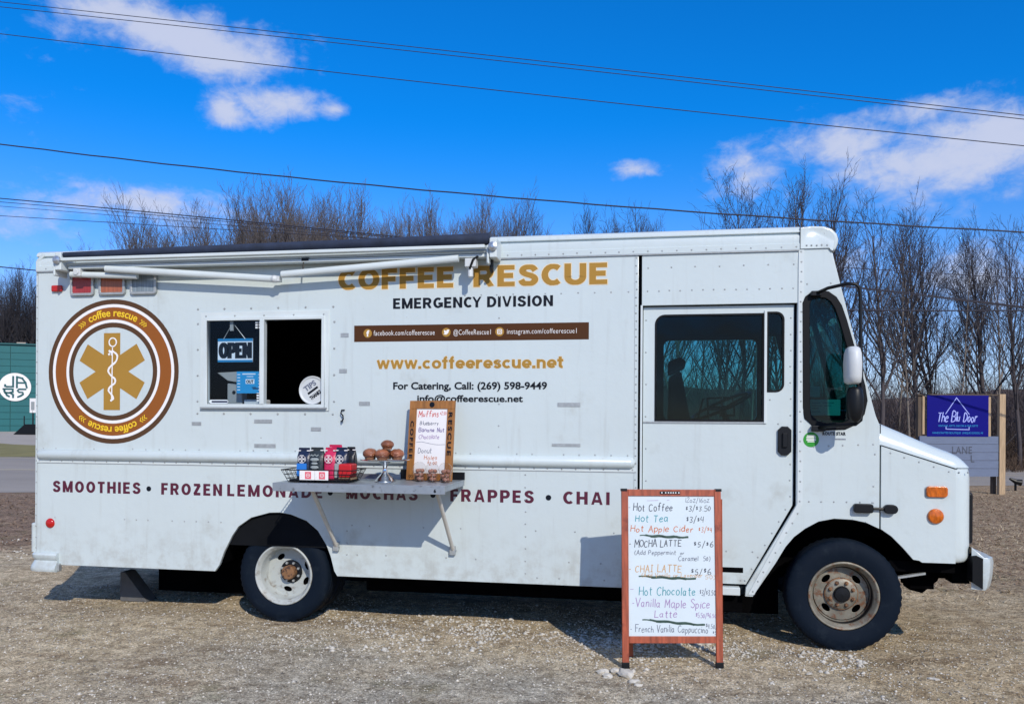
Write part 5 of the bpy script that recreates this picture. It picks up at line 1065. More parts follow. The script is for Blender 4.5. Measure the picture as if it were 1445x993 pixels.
# ================================================================== ROADSIDE SIGN
ux = Vector((math.cos(YAW), math.sin(YAW), 0)); uy = Vector((-math.sin(YAW), math.cos(YAW), 0)); SO = Vector((8.1, 14.57, 0))
sg = thing('roadside_sign', SO, 'blue house-logo banner over grey siding board on wooden posts beside the road', 'roadside sign'); sg.rotation_euler = (0, 0, YAW)
K = 59.7
def U(px): return (px - 1412) / K
def Zs(py): return 1.73 - (py - 593.8) / K
def sb(name, x0, x1, y0, y1, z0, z1, m, par=sg, **k): return obj(name, MB().box(x0, x1, y0, y1, z0, z1), m, par, local=True, **k)
sb('post', U(1408), U(1416.5), -.05, .05, -.1, Zs(556), 'wood_post', bevel=.004); sb('rear_post', U(1404.5), U(1409.5), .12, .22, -.1, Zs(616), 'wood_dark')
sb('rear_post', U(1296), U(1301), .05, .15, -.1, Zs(557), 'wood_dark'); sb('upright_batten', U(1301.5), U(1304.5), .02, .06, Zs(613), Zs(559), 'wood_post'); sb('upright_batten', U(1394.5), U(1398), .02, .06, Zs(617), Zs(560), 'wood_post')
sb('top_bar', U(1294), U(1407.5), .0, .04, Zs(558), Zs(556.2), 'wood_dark')
bn = sb('banner', U(1306.5), U(1393), -.03, -.01, Zs(616), Zs(558), 'sign_blue')
mb = MB(); hx0, hx1, hxm = U(1332.5), U(1365), U(1347.7)
ribbons(mb, [[(hx0 - .0, Zs(584)), (hxm, Zs(561.5)), (hx1 + .01, Zs(584.5))], [(hx0 + .01, Zs(602)), (hx0 + .01, Zs(605.5)), (hx1 + .01, Zs(606.2)), (hx1 + .01, Zs(603))]], lambda a, b: (a, b), -.0315, .009); obj('banner_outline', mb, 'sign_print', bn, fix=False, local=True)
def sct(s, x0, x1, z0, z1, w, m='sign_print'):
    sts, L = strokes(s, 1.0); mb = MB(); ribbons(mb, sts, lambda a, b: (x0 + a / L * (x1 - x0) + b * .004, z0 + b / 6 * (z1 - z0)), -.0320, w); obj('script_lettering', mb, m, bn, fix=False, local=True)
sct('The Blu Door', U(1320.5), U(1376), Zs(595), Zs(582), .011)
lettering('VINTAGE, GIFTS, DECOR & FINE GIFTS', U(1322), U(1378), Zs(602.2), Zs(599.6), 'poster_blue', bn, y=-.0312, bold=0, local=True)
lettering('HANDCRAFTED BOUTIQUE  UNIQUE GOODS, MI', U(1314), U(1385), Zs(612.2), Zs(609.5), 'poster_blue', bn, y=-.0312, bold=0, local=True)
for k in range(5):
    z1 = Zs(615.5 + 11.4 * k); sb('siding_board', U(1296.5), U(1408) - .004, -.02 - .004 * (k % 2), .03, z1 - 11.0 / K, z1, 'siding')
lettering('LANE', U(1342), U(1370), Zs(640), Zs(630), 'ink_black', sg, y=-.026, bold=.01, local=True, space=1.1)
lettering('L', U(1368.5), U(1373.5), Zs(652), Zs(642), 'ink_black', sg, y=-.026, bold=.01, local=True, space=1.1)
# small spotlight on a stake
p = Vector((8.88, 15.73, 0)); t = thing('garden_spotlight', p, 'small black ground spotlight on a stake in the dry grass by the road', 'spotlight')
o = MB(); o.tube([p, p + Vector((0, 0, .20))], .028, 6); obj('stake', o, 'black', t)
o = MB(); o.tube([p + Vector((-.13, 0, .30)), p + Vector((.0, 0, .23)), p + Vector((.13, 0, .20))], [.03, .06, .085], 10); obj('lamp_head', o, 'black', t)

# ================================================================== TEAL BUILDING
BL = D(-70, 590, 86); BR = D(95, 590, 90); BL.z = BR.z = 0
bd = (BR - BL); bl = bd.length; ang = math.atan2(bd.y, bd.x)
b = thing('teal_store', BL, 'teal metal store building with round white lettered logo across the road', 'building'); b.rotation_euler = (0, 0, ang)
Hb = 9.4; z0b = -.2
def bb(name, x0, x1, y0, y1, z0, z1, m, par=b): return obj(name, MB().box(x0, x1, y0, y1, z0, z1), m, par, local=True)
bb('wall', 0, bl, .12, 14, z0b, Hb, 'teal_dark')
nrow, ncol = 13, max(3, int(bl / 2.35)); 
for j in range(nrow):
    for i in range(ncol):
        x0 = bl * i / ncol; x1 = bl * (i + 1) / ncol; bb('panel', x0 + .03, x1 - .03, .0 + .012 * ((i + j) % 2), .12, z0b + .1 + (Hb - .1) * j / nrow + .035, z0b + .1 + (Hb - .1) * (j + 1) / nrow, 'teal_wall')
bb('parapet_cap', -.1, bl + .1, -.08, .25, Hb, Hb + .14, 'teal_dark')
bb('roof', 0, bl, .25, 14, Hb - .4, Hb - .05, 'concrete')
o = MB(); o.box(bl * .52, bl * .60, 2, 3.2, Hb - .1, Hb + .42); obj('roof_unit', o, 'concrete', b, local=True)
# logo centre where the sight line of the survey meets the wall
dl = ray(21.5, 546); nB = Vector((bd.y, -bd.x, 0)).normalized(); tt = (BL - CAM).dot(nB) / dl.dot(nB); pc = CAM + dl * tt; lx = (pc - BL).dot(bd.normalized()); lz = pc.z; lr = 1.52
lg = link('logo', panel_mesh('logo', disc(lx, lz, lr, 40), [], .1), 'print_white', b, local=True); lg.data.transform(Matrix.Rotation(R(90), 4, 'X')); lg.data.transform(Matrix.Translation((0, -.06, 0)))
mb = MB(); q = lr * .062
J = [[(-.62, .10), (-.62, .02), (-.52, -.02), (-.12, -.02), (-.12, .72)]]
A_ = [[(.12, -.06), (.12, .72), (.45, .62), (.66, .30), (.74, -.06)], [(.14, .28), (.66, .28)]]
R_ = [[(-.72, -.20), (-.14, -.20), (-.14, -.42), (-.40, -.48), (-.62, -.46)], [(-.66, -.22), (-.66, -.36), (-.50, -.66), (-.38, -.74)], [(-.30, -.48), (-.12, -.62), (-.12, -.80)]]
S_ = [[(.72, -.20), (.24, -.20), (.16, -.30), (.24, -.42), (.50, -.44), (.52, -.56), (.36, -.70), (.14, -.80)]]
ribbons(mb, [[(lx + a * lr * .98, lz + .06 + c * lr * .95) for a, c in s] for s in J + A_ + R_ + S_], lambda a, c: (a, c), -.125, q); obj('logo_letters', mb, 'teal_dark', lg, fix=False, local=True)
p = D(46.5, 590, 74); p.z = 0
t = thing('lot_sign', p, 'small white sign on a post with black base in front of the teal building', 'sign')
o = MB(); o.tube([p, p + Vector((0, 0, 2.2))], .06, 6); o.tube([p + Vector((-.9, 0, 0)), p + Vector((-.9, 0, 1.7))], .05, 6); obj('post', o, 'black', t)
o = MB(); o.box(p.x - .3, p.x + .35, p.y - .05, p.y + .03, 2.0, 3.3); obj('sign_plate', o, 'print_white', t)
o = MB(); o.box(p.x - .15, p.x + .2, p.y - .07, p.y - .052, 2.25, 3.0); obj('sign_print', o, 'tab_metal', t)
o = MB(); o.prism([(p.x - 1.9, -.1), (p.x + 1.6, -.1), (p.x + 1.6, .95), (p.x - .6, .95)], p.y - .3, p.y + .4); obj('sign_base', o, 'black', t)

# ================================================================== GROUND, ROAD, VERGES
def gz(x, y):       # gentle unevenness, level under the wheels and far away
    a = .012 * np.sin(x * 1.3 + y * .7) + .010 * np.sin(x * 2.9 - y * 2.1 + 1) + .006 * np.sin(x * 6.1 + y * 5.3 + 2)
    return a
def flatmask(x, y):
    m = np.ones_like(x)
    for cx_, cy_ in ((1.41, .15), (-3.08, .2), (.14, -.6), (-4.78, .5)): m *= 1 - np.exp(-((x - cx_) ** 2 + (y - cy_) ** 2) / .35)
    return m * np.clip((8.0 - y) / 3, 0, 1) * np.clip((x + 14) / 3, 0, 1) * np.clip((12 - x) / 3, 0, 1) * np.clip((y + 9) / 2, 0, 1)
def height(x, y): return gz(x, y) * flatmask(x, y) - .004
xs = np.concatenate([[-900, -400, -150, -60, -30, -20], np.arange(-14, 10, .12), [12, 16, 24, 40, 90, 200, 500, 900]])
ys = np.concatenate([[-300, -100, -40, -20, -12], np.arange(-8, 8, .12), [9, 12, 20, 40, 80, 160, 300, 600, 1500]])
XX, YY = np.meshgrid(xs, ys); ZZ = height(XX, YY)
ZZ = np.where((np.abs(XX) > 14.5) | (YY > 8.2) | (YY < -8.2), -.004, ZZ)
nx, ny = len(xs), len(ys); vs = np.stack([XX.ravel(), YY.ravel(), ZZ.ravel()], 1)
ii = (np.arange(ny - 1)[:, None] * nx + np.arange(nx - 1)[None]).ravel(); fs = np.stack([ii, ii + 1, ii + nx + 1, ii + nx], 1)
def npmesh(name, vs, fs, m, smooth=False, **k):
    me = bpy.data.meshes.new(name); n = fs.shape[1]; me.vertices.add(len(vs)); me.vertices.foreach_set('co', vs.astype(np.float32).ravel()); me.loops.add(fs.size); me.loops.foreach_set('vertex_index', fs.astype(np.int32).ravel())
    me.polygons.add(len(fs)); me.polygons.foreach_set('loop_start', np.arange(0, fs.size, n, dtype=np.int32)); me.polygons.foreach_set('loop_total', np.full(len(fs), n, dtype=np.int32)); me.update(calc_edges=True); me.validate()
    if smooth: me.polygons.foreach_set('use_smooth', [True] * len(fs))
    return link(name, me, m, **k)
struct(npmesh('ground', vs, fs, 'ground', smooth=True))
def sheet(name, pts, z, m):
    o = MB(); o.add([(x, y, z) for x, y in pts], [tuple(range(len(pts)))]); return struct(obj(name, o, m, fix=False))
near = [(-60, -5.3), (-40, 1.25), (-14.12, 9.75), (-2, 13.6), (9.51, 17.45), (30, 24.0), (70, 34)]; farr = [(70, 44), (30, 31), (12.9, 26.2), (-5, 25.4), (-26.1, 23.6), (-48, 19), (-66, 12)]
sheet('road', near + farr, .004, 'asphalt')
def mid(a, b, f): return (a[0] + (b[0] - a[0]) * f, a[1] + (b[1] - a[1]) * f)
cl = [mid(n_, f_, .50) for n_, f_ in zip(near, reversed(farr))]
def stripe(f, w): return [mid(n_, f_, f) for n_, f_ in zip(near, reversed(farr))] + list(reversed([mid(n_, f_, f + w) for n_, f_ in zip(near, reversed(farr))]))
def sheets(name, f, w, z, m):
    q = stripe(f, w); n_ = len(q) // 2; o = MB(); o.add([(x, y, z) for x, y in q], [(i, i + 1, len(q) - 2 - i, len(q) - 1 - i) for i in range(n_ - 1)]); return struct(obj(name, o, m, fix=False))
sheets('centre_line', .485, .012, .009, 'road_paint'); sheets('road_edge_line', .94, .010, .009, 'road_paint')
L1 = [(-26.1, 23.6), (-48, 19), (-66, 12), (-120, 10), (-75, 60), (-37.6, 36.5), (-20, 30)]
sheet('grass_verge', L1, .003, 'grass'); sheet('parking_lot', [(-20, 30), (-37.6, 36.5), (-75, 60), (-120, 70), (-110, 110), (-55, 95), (-5, 60)], .007, 'concrete')
# wooded rise behind the road
xs = np.linspace(-90, 90, 91); ys = np.linspace(27, 130, 40); XX, YY = np.meshgrid(xs, ys)
dd = YY - (30 + .12 * XX); lf = np.clip((XX + 16) / 14, 0, 1)
ZZ = lf * (np.clip(dd / 32, 0, 1) ** 1.3 * 3.9 + .5 * np.sin(XX * .21 + 1) * np.clip(dd / 25, 0, 1) + .22 * np.sin(XX * .9 + YY * .4) * np.clip(dd / 10, 0, 1)) - .05 + .02
ZZ = np.where(lf <= 0, -.6, ZZ); nx, ny = len(xs), len(ys)
ii = (np.arange(ny - 1)[:, None] * nx + np.arange(nx - 1)[None]).ravel()
o = npmesh('hillside', np.stack([XX.ravel(), YY.ravel(), ZZ.ravel()], 1), np.stack([ii, ii + 1, ii + nx + 1, ii + nx], 1), 'scrub', smooth=True); struct(o)
def hill(x, y):
    d_ = y - (30 + .12 * x); l_ = min(max((x + 16) / 14, 0), 1); c_ = lambda v: min(max(v, 0), 1)
    if y < 27: return 0
    return l_ * (c_(d_ / 32) ** 1.3 * 3.9 + .5 * math.sin(x * .21 + 1) * c_(d_ / 25) + .22 * math.sin(x * .9 + y * .4) * c_(d_ / 10)) - .03

# ---- loose gravel, straw, leaf bits (stuff)
OCT_V = np.array([(1, 0, 0), (-1, 0, 0), (0, 1, 0), (0, -1, 0), (0, 0, 1), (0, 0, -1)], float); OCT_F = np.array([(0, 2, 4), (2, 1, 4), (1, 3, 4), (3, 0, 4), (2, 0, 5), (1, 2, 5), (3, 1, 5), (0, 3, 5)])
def scatter_oct(name, x, y, r, m, zs=.6):
    n_ = len(x); v = OCT_V[None] * (r[:, None, None] * rng.uniform(.55, 1.3, (n_, 6, 3))); a = rng.uniform(0, 6.28, n_); c, s = np.cos(a)[:, None], np.sin(a)[:, None]
    vx = v[..., 0] * c - v[..., 1] * s + x[:, None]; vy = v[..., 0] * s + v[..., 1] * c + y[:, None]; vz = v[..., 2] * zs + (height(x, y) + r * .12)[:, None]
    f = (OCT_F[None] + (np.arange(n_) * 6)[:, None, None]).reshape(-1, 3); o = npmesh(name, np.stack([vx, vy, vz], -1).reshape(-1, 3), f, m); return stuff(o)
def clumpy(n, x0, x1, y0, y1, fn):
    X = rng.uniform(x0, x1, n * 3); Y = rng.uniform(y0, y1, n * 3); k = rng.uniform(0, 1, n * 3) < fn(X, Y); return X[k][:n], Y[k][:n]
blob = lambda X, Y: .5 + .5 * np.sin(X * 2.3 + 1.2 * np.sin(Y * 3.1)) * np.sin(Y * 2.9 + 1.4 * np.sin(X * 1.7))
X, Y = clumpy(26000, -7, 3.5, -3.2, 1.2, lambda X, Y: .10 + .55 * blob(X, Y) * np.exp(-((Y + .35) / .9) ** 2) * (X > -3.2) * (X < 1.6) + .08)
scatter_oct('gravel', X, Y, rng.lognormal(-5.25, .42, len(X)), 'rock_tan')
X, Y = clumpy(9000, -7.5, 2.2, -3.3, 1.1, lambda X, Y: .15 + .6 * blob(X * 1.3 + 1, Y * 1.5)); scatter_oct('grey_gravel', X, Y, rng.lognormal(-5.0, .35, len(X)).clip(.003, .014), 'rock_grey')
X, Y = clumpy(7000, -7.5, 3.0, -3.3, 1.1, lambda X, Y: .12 + .6 * blob(X * 1.1 + 3, Y * 1.2)); scatter_oct('mixed_gravel', X, Y, rng.lognormal(-4.95, .35, len(X)).clip(.003, .014), 'rock_tan')
X, Y = clumpy(4200, -2.9, 1.5, -1.2, .62, lambda X, Y: blob(X * 1.7, Y * 1.4) ** 2 * np.exp(-((Y - .05) / .55) ** 2))
scatter_oct('pale_gravel', X, Y, rng.lognormal(-4.45, .45, len(X)).clip(.005, .034), 'limestone')
X, Y = clumpy(500, -8, 4, -3.5, 2, lambda X, Y: .6 + 0 * X); scatter_oct('scattered_pebbles', X, Y, rng.lognormal(-4.75, .3, len(X)).clip(.005, .022), 'limestone')
X, Y = clumpy(500, -9, -5.2, 2.3, 6.5, lambda X, Y: blob(X, Y)); scatter_oct('pale_rubble', X, Y, rng.lognormal(-3.9, .35, len(X)).clip(.01, .05), 'limestone')
def flakes(name, X, Y, ln, wd, m, lift=.35):
    n_ = len(X); a = rng.uniform(0, 6.28, n_); l_ = ln * rng.uniform(.5, 1.5, n_); w_ = wd * rng.uniform(.6, 1.4, n_); z0 = height(X, Y) + .004; up = rng.uniform(-.05, lift, n_) * l_
    dx, dy = np.cos(a) * l_, np.sin(a) * l_; wx, wy = -np.sin(a) * w_, np.cos(a) * w_
    v = np.stack([np.stack([X, Y, z0], -1), np.stack([X + wx, Y + wy, z0 + .002], -1), np.stack([X + dx, Y + dy, z0 + np.abs(up) + .002], -1)], 1).reshape(-1, 3)
    return stuff(npmesh(name, v, np.arange(n_ * 3).reshape(-1, 3), m))
X, Y = clumpy(42000, .9, 9, -3.2, 8, lambda X, Y: np.clip(.15 + 1.0 * (X + .55 * Y - .9), 0, 1) * (.35 + .65 * blob(X * .8, Y * .9))); flakes('straw', X, Y, .055, .004, 'straw')
X, Y = clumpy(16000, 1.5, 14, 2.0, 15.5, lambda X, Y: .7 + 0 * X); flakes('dry_grass', X, Y, .085, .010, 'straw', .6)
X, Y = clumpy(30000, -16, 10, 2.6, 14, lambda X, Y: (Y < 13.5 + .32 * X) * .9); flakes('leaf_litter', X, Y, .07, .022, 'leafbits', .5)
X, Y = clumpy(5000, -8, 1, -3.4, 1, lambda X, Y: .2 + .5 * blob(X, Y)); flakes('bark_bits', X, Y, .03, .005, 'leafbits', .3)

# ================================================================== WIRES
def wire(name, pts, r, lab, y=12.0, sag=0, wavy=0, group='power lines crossing the sky'):
    mb = MB(); path = []; (xa, za), (xb, zb) = pts[0], pts[-1]; X = np.array([p[0] for p in pts]); Z = np.array([p[1] for p in pts]); co = np.polyfit(X, Z, 2 if len(pts) > 2 else 1)
    for k in range(181):
        x = -60 + 120 * k / 180; path.append((x, y + .12 * (x + 4) * .0, float(np.polyval(co, x)) + (wavy * math.sin(k * 1.9) if wavy else 0)))
    mb.tube(path, r, 5); o = obj(name, mb, 'cable', smooth='all'); tagged(o, lab, 'power line', group)
wire('power_line', [P(0, 3, 12), P(722, 82, 12), P(1445, 163, 12)], .009, 'topmost thin wire running across the upper sky'); wire('power_line', [P(0, 10, 12), P(722, 88, 12), P(1445, 168.5, 12)], .009, 'thin wire just below the topmost one')
wire('power_line', [P(0, 48, 12), P(722, 130, 12), P(1445, 206, 12)], .010, 'third thin wire from the top, under the close pair')
wire('power_line', [P(0, 203, 12), P(300, 240, 12), P(720, 278, 12), P(1080, 306, 12), P(1445, 328, 12)], .017, 'thick dark twisted cable passing over the left tree tops', wavy=.006)
wire('power_line', [P(0, 280, 12), P(300, 308, 12), P(540, 332, 12)], .013, 'dark cable crossing the left tree clump, upper of the low bundle'); wire('power_line', [P(0, 285, 12), P(300, 311, 12), P(540, 334, 12)], .008, 'thin wire close under the dark cable by the left trees')
wire('power_line', [P(0, 291, 12), P(300, 316, 12), P(540, 338, 12)], .006, 'lowest thin wire of the bundle by the left trees')
wire('power_line', [P(0, 377, 22), P(50, 381, 22), P(1200, 438, 22), P(1445, 438, 22)], .022, 'level dark wire before the roadside trees, under the mirror bracket top', y=22)
wire('power_line', [P(1200, 378, 22), P(1445, 393, 22)], .012, 'thin wire before the roadside trees, just above the level dark one', y=22)

# ================================================================== TREES
RMIN = [.005]
class TB:
    def __init__(s): s.v = []; s.f = []
    def seg(s, p, q, r0, r1, n):
        d = (q - p); 
        if d.length < 1e-5: return
        d.normalize(); a = d.orthogonal().normalized(); b_ = d.cross(a); k0 = len(s.v)
        for c, r in ((p, r0), (q, r1)):
            for k in range(n):
                t = 2 * math.pi * k / n; w = c + (a * math.cos(t) + b_ * math.sin(t)) * r; s.v.append((w.x, w.y, w.z))
        for k in range(n): s.f.append((k0 + k, k0 + (k + 1) % n, k0 + n + (k + 1) % n, k0 + n + k))
def branch(tr, cr, rs, p, d, L, r, lvl, mx, up, spread, dens):
    n_ = (7, 5, 4, 3, 2)[lvl]; pts = [p]; dirs = [d]; rr = [r]
    for i in range(n_):
        w = (.035, .10, .17, .24, .3)[lvl]
        d = (d + Vector((rs.gauss(0, w), rs.gauss(0, w), rs.gauss(0, w * .6) + up * (.0 if lvl == 0 else .22)))).normalized(); q = pts[-1] + d * (L / n_); pts.append(q); dirs.append(d); rr.append(r * (1 - (i + 1) / n_ * (.84 if lvl else .84)) + RMIN[0] * .5)
        (tr if lvl <= 1 and r > .02 else cr).seg(pts[-2], q, rr[-2], rr[-1], 6 if lvl == 0 else 4 if lvl == 1 else 3)
    if lvl >= mx: return
    cnt = max(2, int((26, 8, 6, 4, 3)[lvl] * dens * (L / (10, 3.4, 1.5, .8, .4)[lvl]) ** .5))
    for k in range(cnt):
        u = (.28 + .72 * (k + rs.random()) / cnt) if lvl == 0 else (.18 + .82 * (k + rs.random()) / cnt)
        if lvl == 0 and rs.random() < .0: continue
        x = min(u * n_, n_ - .001); i = int(x); f = x - i; b0 = pts[i].lerp(pts[i + 1], f); dd = dirs[i + 1]; a = rs.uniform(0, 6.283)
        side = dd.orthogonal().normalized(); side = (Matrix.Rotation(a, 3, dd) @ side)
        sp = spread * rs.uniform(.65, 1.3) * (1 if lvl else (1.15 - .5 * u)); nd = (dd * math.cos(sp) + side * math.sin(sp)).normalized()
        ll = L * ((.50 * (1.08 - .72 * u)) if lvl == 0 else .52 * (1.1 - .5 * u)) * rs.uniform(.75, 1.25); r_ = (rr[i] * (1 - f) + rr[i + 1] * f) * rs.uniform(.42, .62)
        branch(tr, cr, rs, b0, nd, ll, max(r_, RMIN[0]), lvl + 1, mx, up, spread, dens)
def tree_meshes(seed, H, r, stems=1, spread=.75, up=.5, dens=1.0, mx=3, lean=0, fan=.35):
    rs = random.Random(seed); tr, cr = TB(), TB()
    for s in range(stems):
        a = rs.uniform(0, 6.28); d = Vector((math.cos(a) * fan * (stems > 1) * rs.uniform(.4, 1) + lean, math.sin(a) * fan * (stems > 1) * rs.uniform(.4, 1), 1)).normalized()
        branch(tr, cr, rs, Vector((rs.uniform(-.15, .15) * (stems > 1), rs.uniform(-.15, .15) * (stems > 1), -.3)), d, H * (1 if stems < 3 and s == 0 else rs.uniform(.82, .96)), r * (1 if s == 0 else .8), 0, mx, up, spread, dens)
    out = []
    for nm, b_, m in (('trunk', tr, 'bark'), ('crown', cr, 'twig')):
        me = bpy.data.meshes.new(nm); me.from_pydata(b_.v, [], b_.f); me.polygons.foreach_set('use_smooth', [True] * len(me.polygons)); me.update(); out.append(me)
    return out
PROTO = {}; PTOP = {}
for k, a in {'tall0': (1, 12, .17, 1, .58, .62, .95), 'tall1': (2, 12, .14, 1, .64, .55, .9), 'tall2': (3, 12, .18, 1, .54, .65, 1.0), 'twin': (4, 12, .13, 2, .6, .5, .8, 3, 0, .22), 'thin': (5, 12, .085, 1, .6, .5, .75), 'thin1': (9, 12, .075, 1, .75, .4, .7),
             'fan0': (6, 12, .17, 6, .54, .8, 1.05, 3, 0, .50), 'fan1': (7, 12, .15, 7, .52, .8, .98, 3, 0, .6), 'fan2': (8, 12, .14, 5, .58, .7, 1.05, 3, 0, .45)}.items():
    RMIN[0] = .0050 if 'fan' in k else .0068
    PROTO[k] = tree_meshes(*a); zz_ = sorted(v.co.z for v in PROTO[k][1].vertices); PTOP[k] = zz_[-max(12, int(len(zz_) * (.0005 if 'fan' in k else .0015)))]
def tree(px_, dist, top, kind, lab, rz=0, mt='bark', mc='twig', group='bare trees behind the road', wide=1.0):
    p = D(px_, 590, dist); g = hill(p.x, p.y) if dist < 80 and p.x > -16 else 0; tz = D(px_, top, dist).z; s = (tz - g) / PTOP[kind]
    nm = 'bare_tree'; t = thing(nm, (p.x, p.y, g), lab, 'tree', group); t.rotation_euler = (0, 0, rz); t.scale = (s * wide, s * wide, s)
    for me, mm, n_ in zip(PROTO[kind], (mt, mc), ('trunk', 'crown')):
        o = bpy.data.objects.new(n_, me); COL.objects.link(o); o.parent = t
        if not me.materials: me.materials.append(M[mm])
        o.material_slots[0].link = 'OBJECT'; o.material_slots[0].material = M[mm]
    return t
RB = 'bare trees along the far side of the road'
R1 = [(1012, 34, 262, 'thin', 'small bare tree top farthest left of those above the cab'), (1042, 33, 228, 'tall1', 'tall bare tree above the cab, left of the slim one'), (1078, 32, 238, 'thin1', 'slim bare tree between two fuller ones above the cab'), (1130, 31, 222, 'tall2', 'full bare tree directly above the front cap of the cab'),
      (1205, 30, 218, 'tall0', 'tallest bare tree just right of the cab roof'), (1243, 28, 262, 'tall1', 'bare tree with thick trunk right of the mirror'), (1284, 30, 300, 'thin', 'slim dark trunked tree left of the blue banner'), (1296, 31, 258, 'tall0', 'tall bare tree rising above the left end of the blue banner'),
      (1330, 33, 285, 'twin', 'forked bare tree above the blue banner'), (1349, 29, 330, 'thin1', 'slim grey tree over the middle of the banner'), (1366, 33, 350, 'thin', 'thin bare tree over the right half of the banner'), (1390, 30, 292, 'tall2', 'bare tree above the right end of the blue banner'), (1408, 31, 300, 'thin', 'slim bare tree directly above the light wood post'),
      (1440, 29, 305, 'tall1', 'bare tree right of the light wood post at the picture edge'), (1225, 36, 330, 'thin1', 'thin tree behind the thick trunk right of the mirror'), (1268, 38, 340, 'thin', 'thin tree between the thick trunk and the banner'), (1475, 31, 300, 'tall0', 'bare tree at the far right beyond the picture edge trees'), (1520, 32, 290, 'tall2', 'outermost bare tree to the right'),
      (955, 30, 345, 'tall1', 'bare tree seen through the left part of the door window'), (985, 32, 350, 'thin', 'slim tree seen through the middle of the door window'), (1020, 29, 340, 'tall0', 'thick bare tree seen through the door window'), (1060, 30, 345, 'thin1', 'slim tree seen through the right part of the door window'), (1100, 31, 350, 'tall2', 'bare tree seen through the narrow door pane'), (1160, 30, 330, 'thin', 'slim tree seen through the quarter window')]
for i, (px_, ds, tp, kd, lab) in enumerate(R1): tree(px_, ds, tp, kd, lab, i * 1.7, 'bark' if i % 3 else 'bark_pale', 'twig', RB, .9)
R2 = [(232, 56, 318, 'fan2', 'low bushy bare tree at the left end of the tree clump'), (272, 55, 300, 'fan0', 'bushy reddish bare tree below the left cloud'), (318, 56, 262, 'fan1', 'broad bare tree, first tall one of the clump above the awning'), (362, 55, 246, 'fan0', 'highest bare tree of the clump above the awning'), (412, 57, 262, 'fan1', 'fan shaped bare tree right of the highest in the clump'), (458, 56, 260, 'fan1', 'fan shaped bare tree above the middle of the awning'),
      (500, 57, 274, 'fan0', 'bare tree at the right end of the tall clump'), (588, 60, 290, 'fan1', 'bare tree left of the round topped one'), (650, 60, 268, 'fan0', 'round topped bare tree behind the right end of the awning'), (688, 61, 294, 'fan2', 'bare tree directly above the awning bracket'),
      (757, 60, 288, 'thin', 'slim bare tree alone above the first letters of RESCUE'), (790, 62, 318, 'fan2', 'low bare tree above the middle of the roof rail'), (822, 60, 284, 'tall2', 'dark bare tree above the roof rail, left of a pair'), (848, 61, 290, 'tall0', 'dark bare tree above the roof rail, right of a pair'), (888, 60, 280, 'tall1', 'bare tree above the rear edge of the cab door'), (918, 62, 302, 'fan2', 'low bare tree left of the cab door header')]
for i, (px_, ds, tp, kd, lab) in enumerate(R2): tree(px_, ds, tp, kd, lab, i * 2.3, 'bark' , 'twig_tan' if px_ < 720 else 'twig', 'bare trees far behind the truck', (1.0 if px_ < 540 else .88) if 'fan' in kd else .9)
for i, (px_, tp, lab) in enumerate(((290, 290, 'lower bare tree filling the gap between the first two of the tall clump'), (388, 268, 'bare tree filling in right behind the highest of the clump'), (437, 272, 'bare tree filling in above the left half of the awning arm'), (486, 276, 'bare tree filling in near the right end of the tall clump'), (625, 292, 'bare tree filling in left of the round topped one'), (672, 288, 'bare tree filling in just left of the awning bracket'))):
    tree(px_, 64 + i % 3, tp, ('fan1', 'fan0', 'fan2')[i % 3], lab, i * 1.3, 'bark', 'twig_tan', 'second row of bare trees far behind the truck', .9)
R3 = [(-25, 104, 372, 'fan1', 'bare tree leftmost above the teal building'), (8, 103, 380, 'fan0', 'bare tree above the left of the teal logo'), (34, 104, 372, 'fan2', 'bare tree above the right of the teal logo'), (62, 105, 378, 'fan1', 'bare tree above the teal building beside the truck corner'), (20, 112, 400, 'fan2', 'lower bare tree farther behind the teal building')]
for i, (px_, ds, tp, kd, lab) in enumerate(R3): tree(px_, ds, tp, kd, lab, i * 2.9, 'bark', 'twig', 'bare trees behind the teal building')
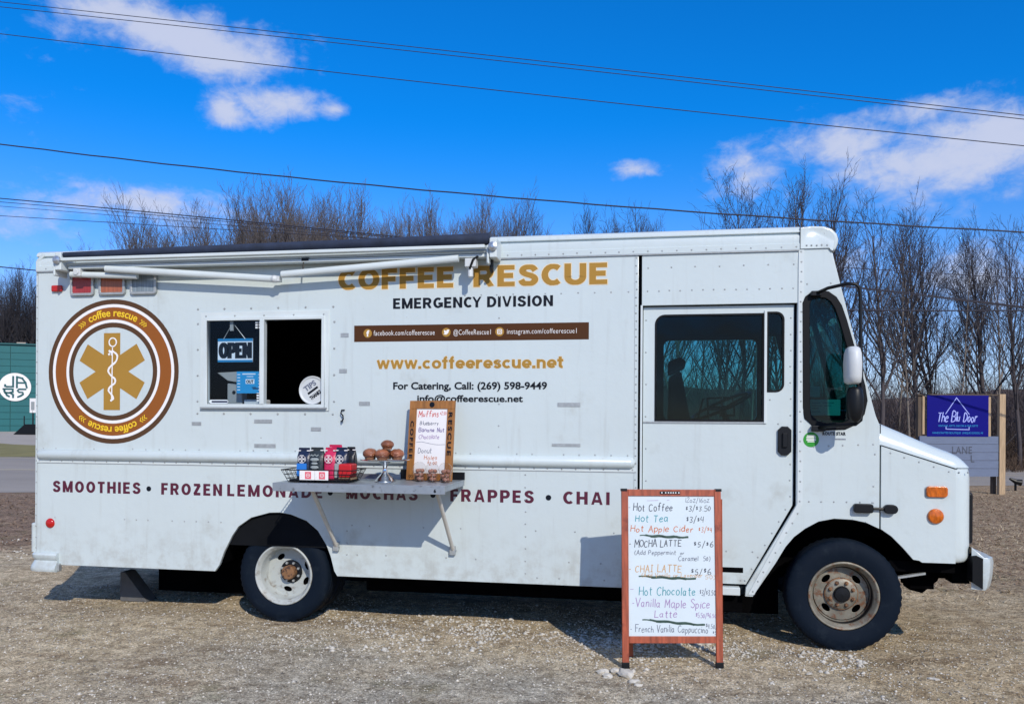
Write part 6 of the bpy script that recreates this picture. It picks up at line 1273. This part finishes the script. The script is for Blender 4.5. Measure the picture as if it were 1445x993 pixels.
# ---- thicket: undergrowth that reads as one mass
def thicket(name, n, px0, px1, d0, d1, h0, h1, m, th=.012, fat=1.0):
    rs = random.Random(n); tb = TB()
    for k in range(n):
        ds = rs.uniform(d0, d1); p = D(rs.uniform(px0, px1), 590, ds); g = hill(p.x, p.y) if ds < 80 and p.x > -16 else 0; p.z = g - .1
        h = rs.uniform(h0, h1) * (.7 + .3 * math.sin(p.x * .8 + p.y * .3)); d = Vector((rs.gauss(0, .16), rs.gauss(0, .16), 1)).normalized(); r = th * rs.uniform(.6, 1.8) * fat; q0 = p; q = p
        for i in range(3):
            d = (d + Vector((rs.gauss(0, .16), rs.gauss(0, .16), 0))).normalized(); q = q0 + d * h / 3; tb.seg(q0, q, r * (1 - i * .28), r * (1 - (i + 1) * .28), 3)
            for j in range(2):
                e = (d + Vector((rs.gauss(0, .7), rs.gauss(0, .7), rs.uniform(0, .5)))).normalized(); w0 = q0.lerp(q, rs.random()); w1 = w0 + e * h * rs.uniform(.12, .26); tb.seg(w0, w1, r * .45, r * .2, 3)
                if rs.random() < .6: e2 = (e + Vector((rs.gauss(0, .6), rs.gauss(0, .6), rs.uniform(0, .4)))).normalized(); tb.seg(w0.lerp(w1, .5), w0.lerp(w1, .5) + e2 * h * .12, r * .3, r * .15, 3)
            q0 = q
    me = bpy.data.meshes.new(name); me.from_pydata(tb.v, [], tb.f); me.update(); return stuff(link(name, me, m))
thicket('roadside_undergrowth', 2600, 1560, 2500, 32, 60, 1.8, 4.0, 'brush', .016)
for i in range(11):
    tree(1590 + i * 82 + 20 * math.sin(i * 5), 31 + (i * 7) % 5, 300 + (i * 37) % 60, ('tall0', 'thin', 'tall1', 'tall2', 'twin')[i % 5], 'bare roadside tree continuing the row beyond the right edge of the photo', i * 1.1, 'bark', 'twig', RB, .9)
thicket('undergrowth', 5600, 820, 1560, 31, 62, 1.8, 4.0, 'brush', .014)
thicket('saplings', 170, 860, 1560, 29, 55, 4.5, 7.5, 'twig_tan', .014)
thicket('low_scrub', 4200, 1180, 1540, 27.5, 34, .5, 1.6, 'scrub', .009)
thicket('far_undergrowth', 2200, -70, 90, 98, 118, 8, 15.5, 'brush', .035)
thicket('distant_undergrowth', 900, 180, 960, 64, 85, 8, 12.5, 'brush', .02)
